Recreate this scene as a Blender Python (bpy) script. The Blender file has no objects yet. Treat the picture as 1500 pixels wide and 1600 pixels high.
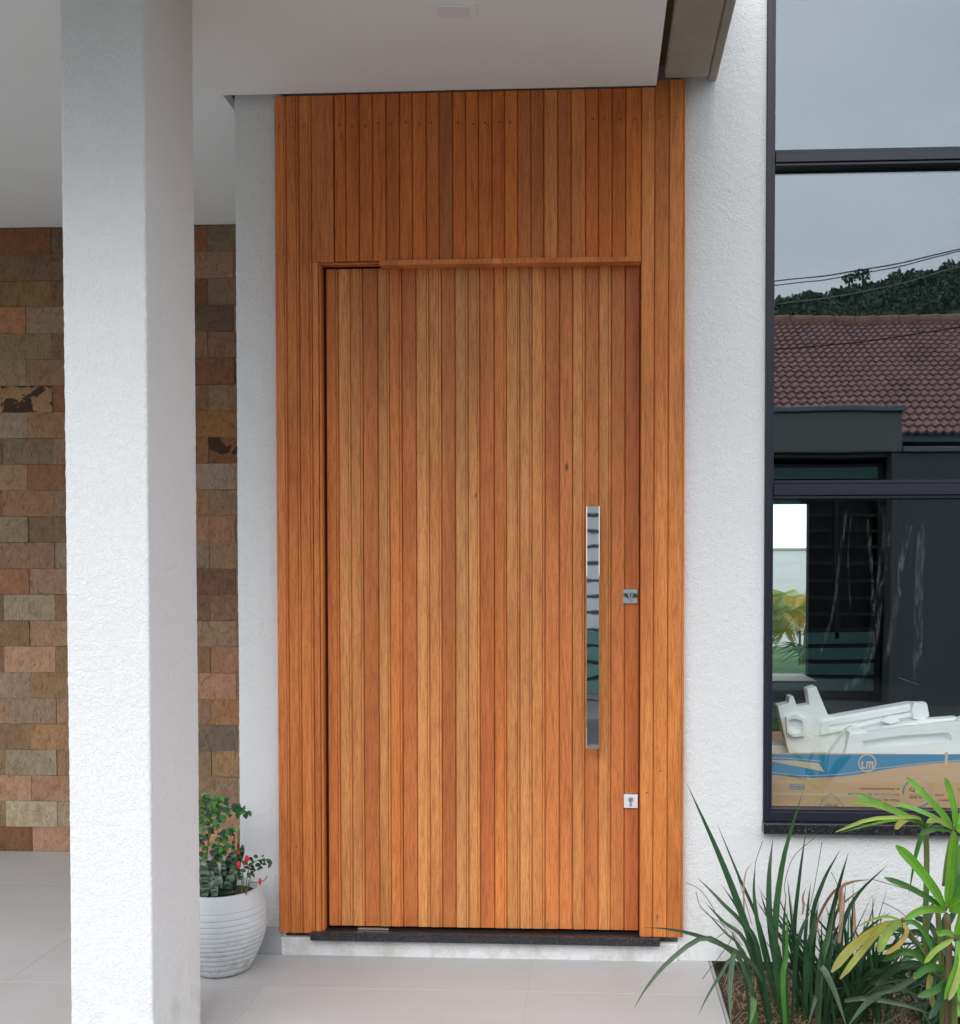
import bpy, math, random
from mathutils import Vector, Matrix, noise as mnoise
R = math.radians
scene = bpy.context.scene
random.seed(7)

# ------------------------------------------------------------------ camera
FPX, PCX, PCY = 1650.0, 848.0, 936.0          # focal length and principal point in photograph pixels (1500 x 1600)
CAM = Vector((0.0, -3.40, 1.2535)); YAW, PITCH = R(2.84), R(-1.45)
cd = bpy.data.cameras.new('camera'); cam = bpy.data.objects.new('camera', cd)
scene.collection.objects.link(cam); scene.camera = cam
cam.location = CAM; cam.rotation_euler = (R(90) + PITCH, 0, YAW)
cd.sensor_fit = 'HORIZONTAL'; cd.sensor_width = 36.0; cd.lens = FPX / 1500 * 36
cd.shift_x = (750 - PCX) / 1500; cd.shift_y = (PCY - 800) / 1500
cd.clip_start = 0.05; cd.clip_end = 3000

# ------------------------------------------------------------------ sky, sun, exposure
SUN_EL, SUN_AZ = 42.0, 193.0                   # azimuth from +Y, clockwise: behind the camera and a little to the left
world = bpy.data.worlds.new('World'); scene.world = world; world.use_nodes = True
wn, wl = world.node_tree.nodes, world.node_tree.links
wn.clear()
w_out = wn.new('ShaderNodeOutputWorld'); w_bg = wn.new('ShaderNodeBackground')
sky = wn.new('ShaderNodeTexSky'); sky.sky_type = 'NISHITA'; sky.sun_disc = False
sky.sun_elevation = R(SUN_EL); sky.sun_rotation = R(SUN_AZ); sky.dust_density = 3.0
w_tc = wn.new('ShaderNodeTexCoord'); w_map = wn.new('ShaderNodeMapping'); w_map.inputs['Scale'].default_value = (1.3, 1.3, 3.2)
w_no = wn.new('ShaderNodeTexNoise'); w_no.inputs['Scale'].default_value = 2.4; w_no.inputs['Detail'].default_value = 5
w_ramp = wn.new('ShaderNodeValToRGB')
w_ramp.color_ramp.elements[0].position = 0.3; w_ramp.color_ramp.elements[0].color = (12.8, 14.1, 15.6, 1)
w_ramp.color_ramp.elements[1].position = 0.72; w_ramp.color_ramp.elements[1].color = (15.8, 16.8, 17.8, 1)
w_mix = wn.new('ShaderNodeMix'); w_mix.data_type = 'RGBA'; w_mix.inputs['Factor'].default_value = 0.93
wl.new(w_tc.outputs['Generated'], w_map.inputs['Vector']); wl.new(w_map.outputs['Vector'], w_no.inputs['Vector'])
wl.new(w_no.outputs['Fac'], w_ramp.inputs['Fac'])
wl.new(sky.outputs['Color'], w_mix.inputs['A']); wl.new(w_ramp.outputs['Color'], w_mix.inputs['B'])
wl.new(w_mix.outputs['Result'], w_bg.inputs['Color']); w_bg.inputs['Strength'].default_value = 0.103
wl.new(w_bg.outputs['Background'], w_out.inputs['Surface'])
sd = bpy.data.lights.new('sun', 'SUN'); sd.energy = 1.4; sd.angle = R(38); sd.color = (1.0, 0.965, 0.92)
sun = bpy.data.objects.new('sun', sd); scene.collection.objects.link(sun)
sdir = Vector((math.sin(R(SUN_AZ)) * math.cos(R(SUN_EL)), math.cos(R(SUN_AZ)) * math.cos(R(SUN_EL)), math.sin(R(SUN_EL))))
sun.rotation_euler = sdir.to_track_quat('Z', 'Y').to_euler(); sun.location = (-4, -14, 18)
vs = scene.view_settings
vs.view_transform = 'Standard'; vs.look = 'None'; vs.gamma = 1.0; vs.exposure = 0.40; vs.use_curve_mapping = False
scene.cycles.max_bounces = 10; scene.cycles.diffuse_bounces = 6; scene.cycles.glossy_bounces = 5
scene.cycles.transparent_max_bounces = 16; scene.cycles.use_denoising = True

# ------------------------------------------------------------------ helpers
COL = scene.collection
_f = Vector((-math.sin(YAW) * math.cos(PITCH), math.cos(YAW) * math.cos(PITCH), math.sin(PITCH)))
_r = Vector((math.cos(YAW), math.sin(YAW), 0)); _u = _r.cross(_f)
def at(px, py, Y):
    """A place in the scene on the plane y = Y, read off the photograph."""
    d = _f + _r * ((px - PCX) / FPX) - _u * ((py - PCY) / FPX)
    return CAM + d * ((Y - CAM.y) / d.y)
def ppm(Y): return FPX / (Y - CAM.y)

def tag(o, label=None, cat=None, group=None, kind=None, color=None):
    if label: o['label'] = label
    if cat: o['category'] = cat
    if group: o['group'] = group
    if kind: o['kind'] = kind
    if color is not None: o.color = (color[0], color[1], color[2], 1)
    return o
def put(o, parent):
    COL.objects.link(o)
    if parent is not None:
        o.parent = parent
        o.matrix_parent_inverse = Matrix.Translation(-Vector(parent.location))   # all coordinates are written in world space
    return o
def thing(name, loc=(0, 0, 0), parent=None):
    o = bpy.data.objects.new(name, None); o.location = loc; o.empty_display_size = 0.1
    return put(o, parent)
def make(name, verts, faces, mat, parent=None, smooth=False, color=None, origin=None):
    me = bpy.data.meshes.new(name)
    if origin is not None:
        ov = Vector(origin); verts = [Vector(v) - ov for v in verts]
    me.from_pydata([tuple(v) for v in verts], [], faces); me.materials.append(mat)
    if smooth:
        me.polygons.foreach_set('use_smooth', [True] * len(me.polygons))
    me.update()
    o = bpy.data.objects.new(name, me)
    put(o, parent)
    if origin is not None:
        o.location = origin
    if color is not None: o.color = (color[0], color[1], color[2], 1)
    return o
class MB:
    def __init__(s): s.v = []; s.f = []
    def add(s, vs, fs):
        n = len(s.v); s.v += [tuple(v) for v in vs]; s.f += [tuple(i + n for i in f) for f in fs]; return s
    def box(s, x0, x1, y0, y1, z0, z1):
        return s.add([(x0, y0, z0), (x1, y0, z0), (x1, y1, z0), (x0, y1, z0), (x0, y0, z1), (x1, y0, z1), (x1, y1, z1), (x0, y1, z1)],
                     [(0, 3, 2, 1), (4, 5, 6, 7), (0, 1, 5, 4), (1, 2, 6, 5), (2, 3, 7, 6), (3, 0, 4, 7)])
    def bbox(s, x0, x1, y0, y1, z0, z1, c=0.003):
        """box with all edges chamfered"""
        P = []
        for (x, sx) in ((x0, 1), (x1, -1)):
            for (y, sy) in ((y0, 1), (y1, -1)):
                for (z, sz) in ((z0, 1), (z1, -1)):
                    P += [(x, y + sy * c, z + sz * c), (x + sx * c, y, z + sz * c), (x + sx * c, y + sy * c, z)]
        def k(i, j, l, a): return ((i * 2 + j) * 2 + l) * 3 + a
        F = []
        F += [(k(0,0,0,0), k(0,0,1,0), k(0,1,1,0), k(0,1,0,0)), (k(1,0,0,0), k(1,1,0,0), k(1,1,1,0), k(1,0,1,0))]
        F += [(k(0,0,0,1), k(1,0,0,1), k(1,0,1,1), k(0,0,1,1)), (k(0,1,0,1), k(0,1,1,1), k(1,1,1,1), k(1,1,0,1))]
        F += [(k(0,0,0,2), k(0,1,0,2), k(1,1,0,2), k(1,0,0,2)), (k(0,0,1,2), k(1,0,1,2), k(1,1,1,2), k(0,1,1,2))]
        for i in (0, 1):
            for j in (0, 1):
                F.append((k(i,j,0,0), k(i,j,1,0), k(i,j,1,1), k(i,j,0,1)))
                F.append((k(i,0,j,0), k(i,1,j,0), k(i,1,j,2), k(i,0,j,2)))
                F.append((k(0,i,j,1), k(1,i,j,1), k(1,i,j,2), k(0,i,j,2)))
                for l in (0, 1): F.append((k(i,j,l,0), k(i,j,l,1), k(i,j,l,2)))
        return s.add(P, F)
    def prism(s, poly, axis_from, axis_to):
        """poly: list of 3-D points of one end, extruded by a vector"""
        n = len(poly); d = Vector(axis_to) - Vector(axis_from)
        a = [Vector(p) for p in poly]; b = [p + d for p in a]
        F = [tuple(range(n)), tuple(range(2 * n - 1, n - 1, -1))] + [(i, i + n, (i + 1) % n + n, (i + 1) % n) for i in range(n)]
        return s.add(a + b, F)
    def tube(s, pts, rad, n=8, cap=True):
        pts = [Vector(p) for p in pts]; m = len(pts)
        rads = rad if isinstance(rad, (list, tuple)) else [rad] * m
        V = []; ref = Vector((0.3, 0.9, 0.2))
        for i, p in enumerate(pts):
            t = (pts[min(i + 1, m - 1)] - pts[max(i - 1, 0)]).normalized()
            a = t.cross(ref)
            if a.length < 1e-3: a = t.cross(Vector((1, 0, 0)))
            a.normalize(); b = t.cross(a)
            V += [p + (a * math.cos(2 * math.pi * k / n) + b * math.sin(2 * math.pi * k / n)) * rads[i] for k in range(n)]
        F = [(i * n + k, i * n + (k + 1) % n, (i + 1) * n + (k + 1) % n, (i + 1) * n + k) for i in range(m - 1) for k in range(n)]
        if cap: F += [tuple(range(n - 1, -1, -1)), tuple(range((m - 1) * n, m * n))]
        return s.add(V, F)
    def lathe(s, prof, c, n=48):
        V = [(c[0] + r * math.cos(2 * math.pi * k / n), c[1] + r * math.sin(2 * math.pi * k / n), c[2] + z) for (r, z) in prof for k in range(n)]
        F = [(i * n + k, i * n + (k + 1) % n, (i + 1) * n + (k + 1) % n, (i + 1) * n + k) for i in range(len(prof) - 1) for k in range(n)]
        return s.add(V, F)
    def build(s, name, mat, parent=None, smooth=False, color=None, origin=None):
        return make(name, s.v, s.f, mat, parent, smooth, color, origin)
def smooth_flag(o, ang=35):
    me = o.data
    me.polygons.foreach_set('use_smooth', [True] * len(me.polygons))
    try: me.set_sharp_from_angle(angle=R(ang))
    except Exception: pass
    return o

# ------------------------------------------------------------------ materials
class NT:
    def __init__(s, name):
        s.m = bpy.data.materials.new(name); s.m.use_nodes = True
        s.n, s.l = s.m.node_tree.nodes, s.m.node_tree.links
        s.b = s.n['Principled BSDF']; s.out = s.n['Material Output']
    def new(s, t, **kw):
        o = s.n.new(t)
        for k, v in kw.items():
            if k in o.inputs: o.inputs[k].default_value = v
            else: setattr(o, k, v)
        return o
    def link(s, a, b): s.l.new(a, b)
    def coords(s, scale=(1, 1, 1), kind='Object', rnd=False):
        tc = s.new('ShaderNodeTexCoord'); mp = s.new('ShaderNodeMapping'); mp.inputs['Scale'].default_value = scale
        src = tc.outputs[kind]
        if rnd:
            oi = s.new('ShaderNodeObjectInfo'); mul = s.new('ShaderNodeMath', operation='MULTIPLY'); mul.inputs[1].default_value = 37.0
            s.link(oi.outputs['Random'], mul.inputs[0])
            cb = s.new('ShaderNodeCombineXYZ'); s.link(mul.outputs[0], cb.inputs[0]); s.link(mul.outputs[0], cb.inputs[1]); s.link(mul.outputs[0], cb.inputs[2])
            ad = s.new('ShaderNodeVectorMath', operation='ADD'); s.link(src, ad.inputs[0]); s.link(cb.outputs[0], ad.inputs[1]); src = ad.outputs[0]
        s.link(src, mp.inputs['Vector']); return mp.outputs['Vector']
    def noise(s, vec, scale, detail=4, rough=0.55, dist=0.0):
        o = s.new('ShaderNodeTexNoise'); o.inputs['Scale'].default_value = scale; o.inputs['Detail'].default_value = detail
        o.inputs['Roughness'].default_value = rough; o.inputs['Distortion'].default_value = dist
        s.link(vec, o.inputs['Vector']); return o.outputs['Fac']
    def ramp(s, fac, stops):
        o = s.new('ShaderNodeValToRGB'); el = o.color_ramp.elements
        while len(el) < len(stops): el.new(0.5)
        for e, (p, c) in zip(el, stops):
            e.position = p; e.color = (c, c, c, 1) if not isinstance(c, (tuple, list)) else (c[0], c[1], c[2], 1)
        s.link(fac, o.inputs['Fac']); return o.outputs['Color']
    def mix(s, a, b, fac, mode='MIX'):
        o = s.new('ShaderNodeMix', data_type='RGBA', blend_type=mode)
        for x, key in ((a, 'A'), (b, 'B')):
            if isinstance(x, (tuple, list)): o.inputs[key].default_value = (x[0], x[1], x[2], 1)
            else: s.link(x, o.inputs[key])
        if isinstance(fac, (int, float)): o.inputs['Factor'].default_value = fac
        else: s.link(fac, o.inputs['Factor'])
        return o.outputs['Result']
    def bump(s, h, strength=0.3, dist=0.002, normal=None):
        o = s.new('ShaderNodeBump'); o.inputs['Strength'].default_value = strength; o.inputs['Distance'].default_value = dist
        s.link(h, o.inputs['Height'])
        if normal is not None: s.link(normal, o.inputs['Normal'])
        return o.outputs['Normal']
    def objcol(s): return s.new('ShaderNodeObjectInfo').outputs['Color']
    def set(s, color=None, rough=None, normal=None, metal=None, spec=None):
        for key, v in (('Base Color', color), ('Roughness', rough), ('Metallic', metal), ('Specular IOR Level', spec)):
            if v is None: continue
            if isinstance(v, (tuple, list)): s.b.inputs[key].default_value = (v[0], v[1], v[2], 1)
            elif isinstance(v, (int, float)): s.b.inputs[key].default_value = v
            else: s.link(v, s.b.inputs[key])
        if normal is not None: s.link(normal, s.b.inputs['Normal'])
        return s.m
M = {}
def simple(name, col, rough=0.6, var=0.12, scale=8, bump=0.0, metal=0.0, spec=0.4):
    t = NT(name); v = t.coords(); n = t.noise(v, scale, 6)
    c = t.mix([x * (1 - var) for x in col], [min(1, x * (1 + var)) for x in col], n)
    nm = t.bump(t.noise(v, scale * 12, 3), bump, 0.004) if bump else None
    M[name] = t.set(c, rough, nm, metal, spec); return M[name]

# plaster with short trowelled strokes
def plaster(name, col, strength=1.0):
    t = NT(name); v = t.coords()
    a = t.noise(t.coords((145, 145, 115)), 1.0, 3, 0.55, 1.3)
    b = t.noise(t.coords((260, 260, 200)), 1.0, 2, 0.5, 0.8)
    ra = t.ramp(a, [(0.40, 0.0), (0.55, 0.6), (0.66, 1.0)])
    h = t.mix(ra, b, 0.30)
    big = t.noise(v, 2.2, 4)
    c = t.mix([x * 0.965 for x in col], col, big)
    c = t.mix(c, [x * 0.90 for x in col], t.ramp(t.noise(t.coords((1, 1, 0.35)), 9, 6), [(0.60, 0.0), (0.80, 0.35)]))
    sp = t.new('ShaderNodeSeparateXYZ'); t.link(v, sp.inputs[0])
    low = t.ramp(sp.outputs['Z'], [(0.0, 1.0), (0.30, 0.0)]); spl = t.ramp(t.noise(t.coords((14, 14, 10)), 1.0, 6, 0.7), [(0.46, 0.0), (0.68, 0.6)])
    st_ = t.new('ShaderNodeMath', operation='MULTIPLY'); t.link(low, st_.inputs[0]); t.link(spl, st_.inputs[1])
    c = t.mix(c, (0.46, 0.40, 0.33), st_.outputs[0])
    M[name] = t.set(c, 0.88, t.bump(h, strength, 0.0032), None, 0.25)
plaster('plaster', (0.785, 0.785, 0.79), 0.64)
t = NT('ceiling_paint'); v = t.coords()
M['ceiling_paint'] = t.set(t.mix((0.785, 0.815, 0.835), (0.845, 0.875, 0.895), t.noise(v, 1.4, 4)), 0.8, t.bump(t.noise(v, 60, 3), 0.05, 0.001))

# varnished hardwood; the colour of each board comes from the board itself
t = NT('wood'); v = t.coords((1, 1, 1), rnd=True)
g1 = t.noise(t.coords((38, 38, 2.6), rnd=True), 1.0, 5, 0.62, 2.2)
g2 = t.noise(t.coords((300, 300, 16), rnd=True), 1.0, 3, 0.6, 0.2)
g3 = t.noise(t.coords((7, 7, 0.8), rnd=True), 1.0, 3, 0.5, 0.6)
pores = t.noise(t.coords((460, 460, 52), rnd=True), 1.0, 2, 0.5)
oc = t.objcol()
c = t.mix(oc, t.ramp(g1, [(0.28, (0.76, 0.66, 0.58)), (0.50, (1.0, 1.0, 1.0)), (0.75, (1.14, 1.16, 1.18))]), 0.8, 'MULTIPLY')
c = t.mix(c, t.ramp(g2, [(0.32, (0.62, 0.52, 0.44)), (0.56, (1.06, 1.06, 1.06))]), 0.75, 'MULTIPLY')
c = t.mix(c, t.ramp(g3, [(0.3, (0.74, 0.64, 0.56)), (0.65, (1.12, 1.14, 1.16))]), 0.85, 'MULTIPLY')
c = t.mix(c, (0.20, 0.075, 0.02), t.ramp(pores, [(0.57, 0.0), (0.72, 0.38)]))
knots = t.noise(t.coords((30, 30, 12), rnd=True), 1.0, 1, 0.4)
c = t.mix(c, (0.10, 0.035, 0.012), t.ramp(knots, [(0.80, 0.0), (0.84, 0.8)]))
M['wood'] = t.set(c, t.ramp(g2, [(0.3, 0.52), (0.7, 0.40)]), t.bump(t.mix(g2, pores, 0.4), 0.22, 0.0008), None, 0.35)

# split quartzite cladding; base colour per stone
t = NT('stone'); oc = t.objcol()
v = t.coords((1, 1, 1), rnd=True)
s1 = t.noise(t.coords((24, 24, 15), rnd=True), 1.0, 7, 0.68, 1.4)
s2 = t.noise(t.coords((75, 75, 22), rnd=True), 1.0, 7, 0.72, 2.2)
s3 = t.noise(t.coords((38, 38, 38), rnd=True), 1.0, 4, 0.6)
c = t.mix(oc, t.ramp(s1, [(0.3, (0.70, 0.62, 0.55)), (0.5, (1.0, 1.0, 1.0)), (0.72, (1.2, 1.2, 1.2))]), 0.9, 'MULTIPLY')
c = t.mix(c, t.ramp(s2, [(0.36, (0.34, 0.29, 0.25)), (0.46, (0.95, 0.95, 0.95)), (0.75, (1.15, 1.15, 1.15))]), 0.75, 'MULTIPLY')
c = t.mix(c, (0.26, 0.12, 0.045), t.ramp(s3, [(0.60, 0.0), (0.78, 0.45)]))
hh = t.mix(s2, s1, 0.5)
M['stone'] = t.set(c, 0.75, t.bump(hh, 1.0, 0.010), None, 0.3)
# the same stone with a dark iron stain over part of its face
M['stained_stone'] = M['stone'].copy(); t.m = M['stained_stone']; t.n, t.l = t.m.node_tree.nodes, t.m.node_tree.links
t.b = t.n['Principled BSDF']; src = t.b.inputs['Base Color'].links[0].from_socket
stn = t.ramp(t.noise(t.coords((7.5, 7.5, 11)), 1.0, 6, 0.6, 0.6), [(0.505, 0.0), (0.53, 0.93)])
t.link(t.mix(src, (0.040, 0.020, 0.012), stn), t.b.inputs['Base Color'])
simple('mortar', (0.20, 0.15, 0.11), 0.9, 0.2, 30)
simple('stone_chip', (0.070, 0.034, 0.020), 0.7, 0.4, 60, 0.5)

# porcelain floor
t = NT('porcelain'); v = t.coords((1, 1, 1), rnd=True)
n1 = t.noise(t.coords((1.2, 3.5, 1), rnd=True), 1.6, 6, 0.6, 0.8); n2 = t.noise(v, 70, 3)
c = t.mix((0.40, 0.388, 0.384), (0.49, 0.48, 0.477), n1); c = t.mix(c, (0.36, 0.34, 0.32), t.ramp(n2, [(0.62, 0.0), (0.8, 0.25)]))
n3 = t.noise(t.coords((1, 1, 1)), 3.2, 7, 0.7, 0.5); c = t.mix(c, (0.40, 0.375, 0.35), t.ramp(n3, [(0.52, 0.0), (0.72, 0.55)]))
M['porcelain'] = t.set(c, t.ramp(n1, [(0.3, 0.42), (0.7, 0.52)]), t.bump(n2, 0.04, 0.001), None, 0.4)
simple('grout', (0.46, 0.45, 0.44), 0.9, 0.1, 40)
simple('skirting_tile', (0.40, 0.40, 0.42), 0.45, 0.06, 6)
# black granite
t = NT('granite'); v = t.coords(); n1 = t.noise(v, 260, 2); n2 = t.noise(v, 90, 3)
c = t.mix((0.010, 0.010, 0.014), (0.16, 0.16, 0.17), t.ramp(n1, [(0.58, 0.0), (0.72, 1.0)])); c = t.mix(c, (0.06, 0.055, 0.05), t.ramp(n2, [(0.5, 0.0), (0.8, 0.6)]))
M['granite'] = t.set(c, 0.28, t.bump(n2, 0.1, 0.001), None, 0.5)
# raw concrete
t = NT('concrete'); v = t.coords(); n1 = t.noise(v, 5, 7, 0.65); n2 = t.noise(v, 120, 3)
c = t.mix((0.27, 0.245, 0.21), (0.42, 0.39, 0.345), n1); c = t.mix(c, (0.11, 0.10, 0.09), t.ramp(n2, [(0.62, 0.0), (0.78, 0.6)]))
M['concrete'] = t.set(c, 0.9, t.bump(t.mix(n2, n1, 0.5), 0.4, 0.003), None, 0.2)
simple('aluminium_dark', (0.016, 0.017, 0.028), 0.38, 0.06, 5, 0.0, 0.0, 0.38)
simple('rubber_gasket', (0.006, 0.006, 0.008), 0.6, 0.1, 20)
simple('void_dark', (0.012, 0.012, 0.012), 0.95, 0.1, 5, 0, 0, 0.0)
t = NT('chrome'); M['chrome'] = t.set((0.82, 0.82, 0.83), 0.02, t.bump(t.noise(t.coords(), 9, 2), 0.015, 0.01), 1.0)
t = NT('brushed_metal'); M['brushed_metal'] = t.set((0.62, 0.62, 0.64), 0.30, None, 1.0)
simple('brass_dull', (0.45, 0.36, 0.20), 0.35, 0.1, 30, 0, 1.0)
# glass that mirrors the street: one even coating over the whole pane
t = NT('coated_glass'); t.n.remove(t.b)
tr = t.new('ShaderNodeBsdfTransparent'); tr.inputs['Color'].default_value = (0.97, 0.985, 0.98, 1)
gl = t.new('ShaderNodeBsdfGlossy'); gl.inputs['Roughness'].default_value = 0.0; gl.inputs['Color'].default_value = (0.87, 0.95, 1.0, 1)
nb = t.bump(t.noise(t.coords((1, 1, 1)), 2.6, 1, 0.4), 0.05, 0.012); t.link(nb, gl.inputs['Normal'])
mx = t.new('ShaderNodeMixShader'); mx.inputs['Fac'].default_value = 0.125
t.link(tr.outputs[0], mx.inputs[1]); t.link(gl.outputs[0], mx.inputs[2]); t.link(mx.outputs[0], t.out.inputs['Surface'])
M['coated_glass'] = t.m
# thin polythene film, its wrinkle highlights put in as whitish streaks
t = NT('film'); t.n.remove(t.b)
tr = t.new('ShaderNodeBsdfTransparent'); df = t.new('ShaderNodeBsdfDiffuse'); df.inputs['Color'].default_value = (0.8, 0.82, 0.82, 1)
mx = t.new('ShaderNodeMixShader')
fac = t.ramp(t.noise(t.coords((60, 60, 9)), 1.0, 4, 0.6, 1.5), [(0.46, 0.005), (0.68, 0.13)])
t.link(fac, mx.inputs['Fac']); t.link(tr.outputs[0], mx.inputs[1]); t.link(df.outputs[0], mx.inputs[2]); t.link(mx.outputs[0], t.out.inputs['Surface'])
M['film'] = t.m
# cardboard, foam, print
t = NT('cardboard'); v = t.coords(); n1 = t.noise(v, 3.0, 5); n2 = t.noise(t.coords((3, 3, 220)), 1.0, 3)
c = t.mix((0.56, 0.345, 0.185), (0.68, 0.43, 0.245), n1); c = t.mix(c, (0.50, 0.30, 0.16), t.ramp(n2, [(0.55, 0.0), (0.8, 0.5)]))
M['cardboard'] = t.set(c, 0.75, t.bump(n1, 0.15, 0.01), None, 0.2)
t = NT('foam'); v = t.coords(); vo = t.new('ShaderNodeTexVoronoi'); vo.inputs['Scale'].default_value = 260; t.link(v, vo.inputs['Vector'])
M['foam'] = t.set(t.mix((0.94, 0.955, 0.96), (0.965, 0.97, 0.975), t.noise(v, 6, 3)), 0.7, t.bump(vo.outputs['Distance'], 0.12, 0.001), None, 0.3)
simple('print_blue', (0.02, 0.22, 0.42), 0.6, 0.12, 25); simple('print_dark', (0.05, 0.045, 0.05), 0.7, 0.1, 20)
simple('print_pale', (0.60, 0.46, 0.33), 0.7, 0.06, 20); simple('print_greyblue', (0.16, 0.27, 0.36), 0.7, 0.06, 20)
# leaves: colour from the leaf, fine lengthwise veins, a little light through
def leafmat(name, veins=(11, 0.7, 1), rough=0.36, trans=0.25):
    t = NT(name); oc = t.objcol(); n1 = t.noise(t.coords((14, 14, 14), rnd=True), 1.0, 4); n2 = t.noise(t.coords(veins, 'UV', rnd=True), 1.0, 3)
    c = t.mix(oc, t.ramp(n1, [(0.3, 0.72), (0.7, 1.22)]), 0.9, 'MULTIPLY'); c = t.mix(c, t.ramp(n2, [(0.35, 0.62), (0.65, 1.25)]), 0.8, 'MULTIPLY')
    uvn = t.new('ShaderNodeTexCoord'); sep = t.new('ShaderNodeSeparateXYZ'); t.link(uvn.outputs['UV'], sep.inputs[0])
    tipv = t.new('ShaderNodeMath', operation='MULTIPLY_ADD'); t.link(n1, tipv.inputs[0]); tipv.inputs[1].default_value = 0.35; t.link(sep.outputs['Y'], tipv.inputs[2])
    sub = t.new('ShaderNodeMath', operation='SUBTRACT'); t.link(tipv.outputs[0], sub.inputs[0]); sub.inputs[1].default_value = 0.45
    c = t.mix(c, (0.27, 0.18, 0.08), t.ramp(sub.outputs[0], [(0.66, 0.0), (0.80, 0.75)]))
    t.set(c, rough, t.bump(n2, 0.25, 0.002), None, 0.45)
    tl = t.new('ShaderNodeBsdfTranslucent'); t.link(c, tl.inputs['Color']); mx = t.new('ShaderNodeMixShader'); mx.inputs['Fac'].default_value = trans
    t.link(t.b.outputs[0], mx.inputs[1]); t.link(tl.outputs[0], mx.inputs[2]); t.link(mx.outputs[0], t.out.inputs['Surface'])
    M[name] = t.m
leafmat('leaf')
leafmat('soft_leaf', (4, 5, 1), 0.42, 0.3)
t = NT('striped_leaf'); v = t.coords(); w = t.noise(t.coords((22, 22, 130)), 1.0, 2, 0.5, 0.6)
M['striped_leaf'] = t.set(t.mix((0.010, 0.035, 0.016), (0.13, 0.19, 0.14), t.ramp(w, [(0.47, 0.0), (0.58, 1.0)])), 0.4)
simple('stem_green', (0.10, 0.14, 0.035), 0.6, 0.2, 40); simple('stem_brown', (0.13, 0.09, 0.045), 0.8, 0.25, 40, 0.3)
simple('red_petal', (0.62, 0.015, 0.02), 0.4, 0.25, 60); simple('soil', (0.060, 0.040, 0.024), 0.95, 0.4, 30, 0.8)
# pot
t = NT('pot_paint'); v = t.coords(); n1 = t.noise(t.coords((6, 6, 3)), 1.0, 6, 0.6); n2 = t.noise(t.coords((30, 30, 200)), 1.0, 3)
c = t.mix((0.46, 0.48, 0.50), (0.62, 0.635, 0.65), n1); c = t.mix(c, (0.34, 0.36, 0.38), t.ramp(n2, [(0.62, 0.0), (0.8, 0.5)]))
sp = t.new('ShaderNodeSeparateXYZ'); t.link(v, sp.inputs[0])
low = t.ramp(sp.outputs['Z'], [(0.0, 1.0), (0.16, 0.0)]); m_ = t.new('ShaderNodeMath', operation='MULTIPLY'); t.link(low, m_.inputs[0]); t.link(t.ramp(t.noise(t.coords((40, 40, 30)), 1.0, 6, 0.7), [(0.5, 0.0), (0.64, 0.7)]), m_.inputs[1])
c = t.mix(c, (0.26, 0.20, 0.14), m_.outputs[0])
M['pot_paint'] = t.set(c, 0.6, t.bump(n2, 0.15, 0.002), None, 0.35)
# ground, street, far things
t = NT('ground'); v = t.coords(); n1 = t.noise(v, 0.6, 6); n2 = t.noise(v, 25, 4)
M['ground'] = t.set(t.mix(t.mix((0.06, 0.075, 0.03), (0.11, 0.10, 0.055), n1), (0.05, 0.06, 0.03), t.ramp(n2, [(0.45, 0.0), (0.7, 0.7)])), 0.95)
simple('asphalt', (0.055, 0.055, 0.056), 0.9, 0.25, 40, 0.4); simple('paving', (0.13, 0.125, 0.12), 0.85, 0.15, 3, 0.15)
simple('kerb', (0.33, 0.325, 0.31), 0.85, 0.15, 6)
simple('wall_grey_paint', (0.19, 0.19, 0.185), 0.8, 0.08, 2); simple('wall_graphite', (0.105, 0.11, 0.118), 0.8, 0.12, 2)
simple('metal_cap', (0.16, 0.20, 0.24), 0.45, 0.06, 3); simple('gate_board', (0.060, 0.150, 0.130), 0.5, 0.2, 2)
simple('black_metal', (0.012, 0.012, 0.014), 0.5, 0.1, 8)
t = NT('roof_tile'); v = t.coords(); n1 = t.noise(v, 3.5, 6); n2 = t.noise(t.coords((7, 4, 4)), 1.0, 2)
c = t.mix((0.26, 0.115, 0.105), (0.42, 0.235, 0.215), n1); c = t.mix(c, (0.36, 0.27, 0.265), t.ramp(n2, [(0.5, 0.0), (0.72, 0.55)])); c = t.mix(c, (0.09, 0.065, 0.06), t.ramp(t.noise(t.coords((1.6, 0.8, 0.8)), 1.0, 7, 0.7), [(0.50, 0.0), (0.68, 0.6)]))
M['roof_tile'] = t.set(c, 0.75, t.bump(n1, 0.2, 0.01))
simple('ridge_tile', (0.36, 0.19, 0.14), 0.8, 0.25, 4)
simple('cable_black', (0.02, 0.02, 0.022), 0.6, 0.1, 5); simple('cable_pale', (0.32, 0.27, 0.24), 0.6, 0.1, 5)
t = NT('woodland'); v = t.coords(); n1 = t.noise(v, 0.16, 4); n2 = t.noise(v, 1.4, 3)
c = t.mix((0.105, 0.150, 0.118), (0.145, 0.195, 0.150), n1); c = t.mix(c, (0.075, 0.11, 0.09), t.ramp(n2, [(0.45, 0.0), (0.65, 0.6)]))  # raised, bluish greens stand in for haze over the far hill
M['woodland'] = t.set(c, 0.9, None, None, 0.1)
simple('room_shade', (0.020, 0.020, 0.022), 0.9, 0.1, 2, 0, 0, 0.1); simple('room_floor', (0.018, 0.018, 0.018), 0.85, 0.15, 4)  # near-black surfaces stand in for the low light in the room
simple('pale_stone', (0.52, 0.49, 0.45), 0.6, 0.1, 6); simple('fence_paint', (0.60, 0.64, 0.655), 0.85, 0.05, 1.5)
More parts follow.
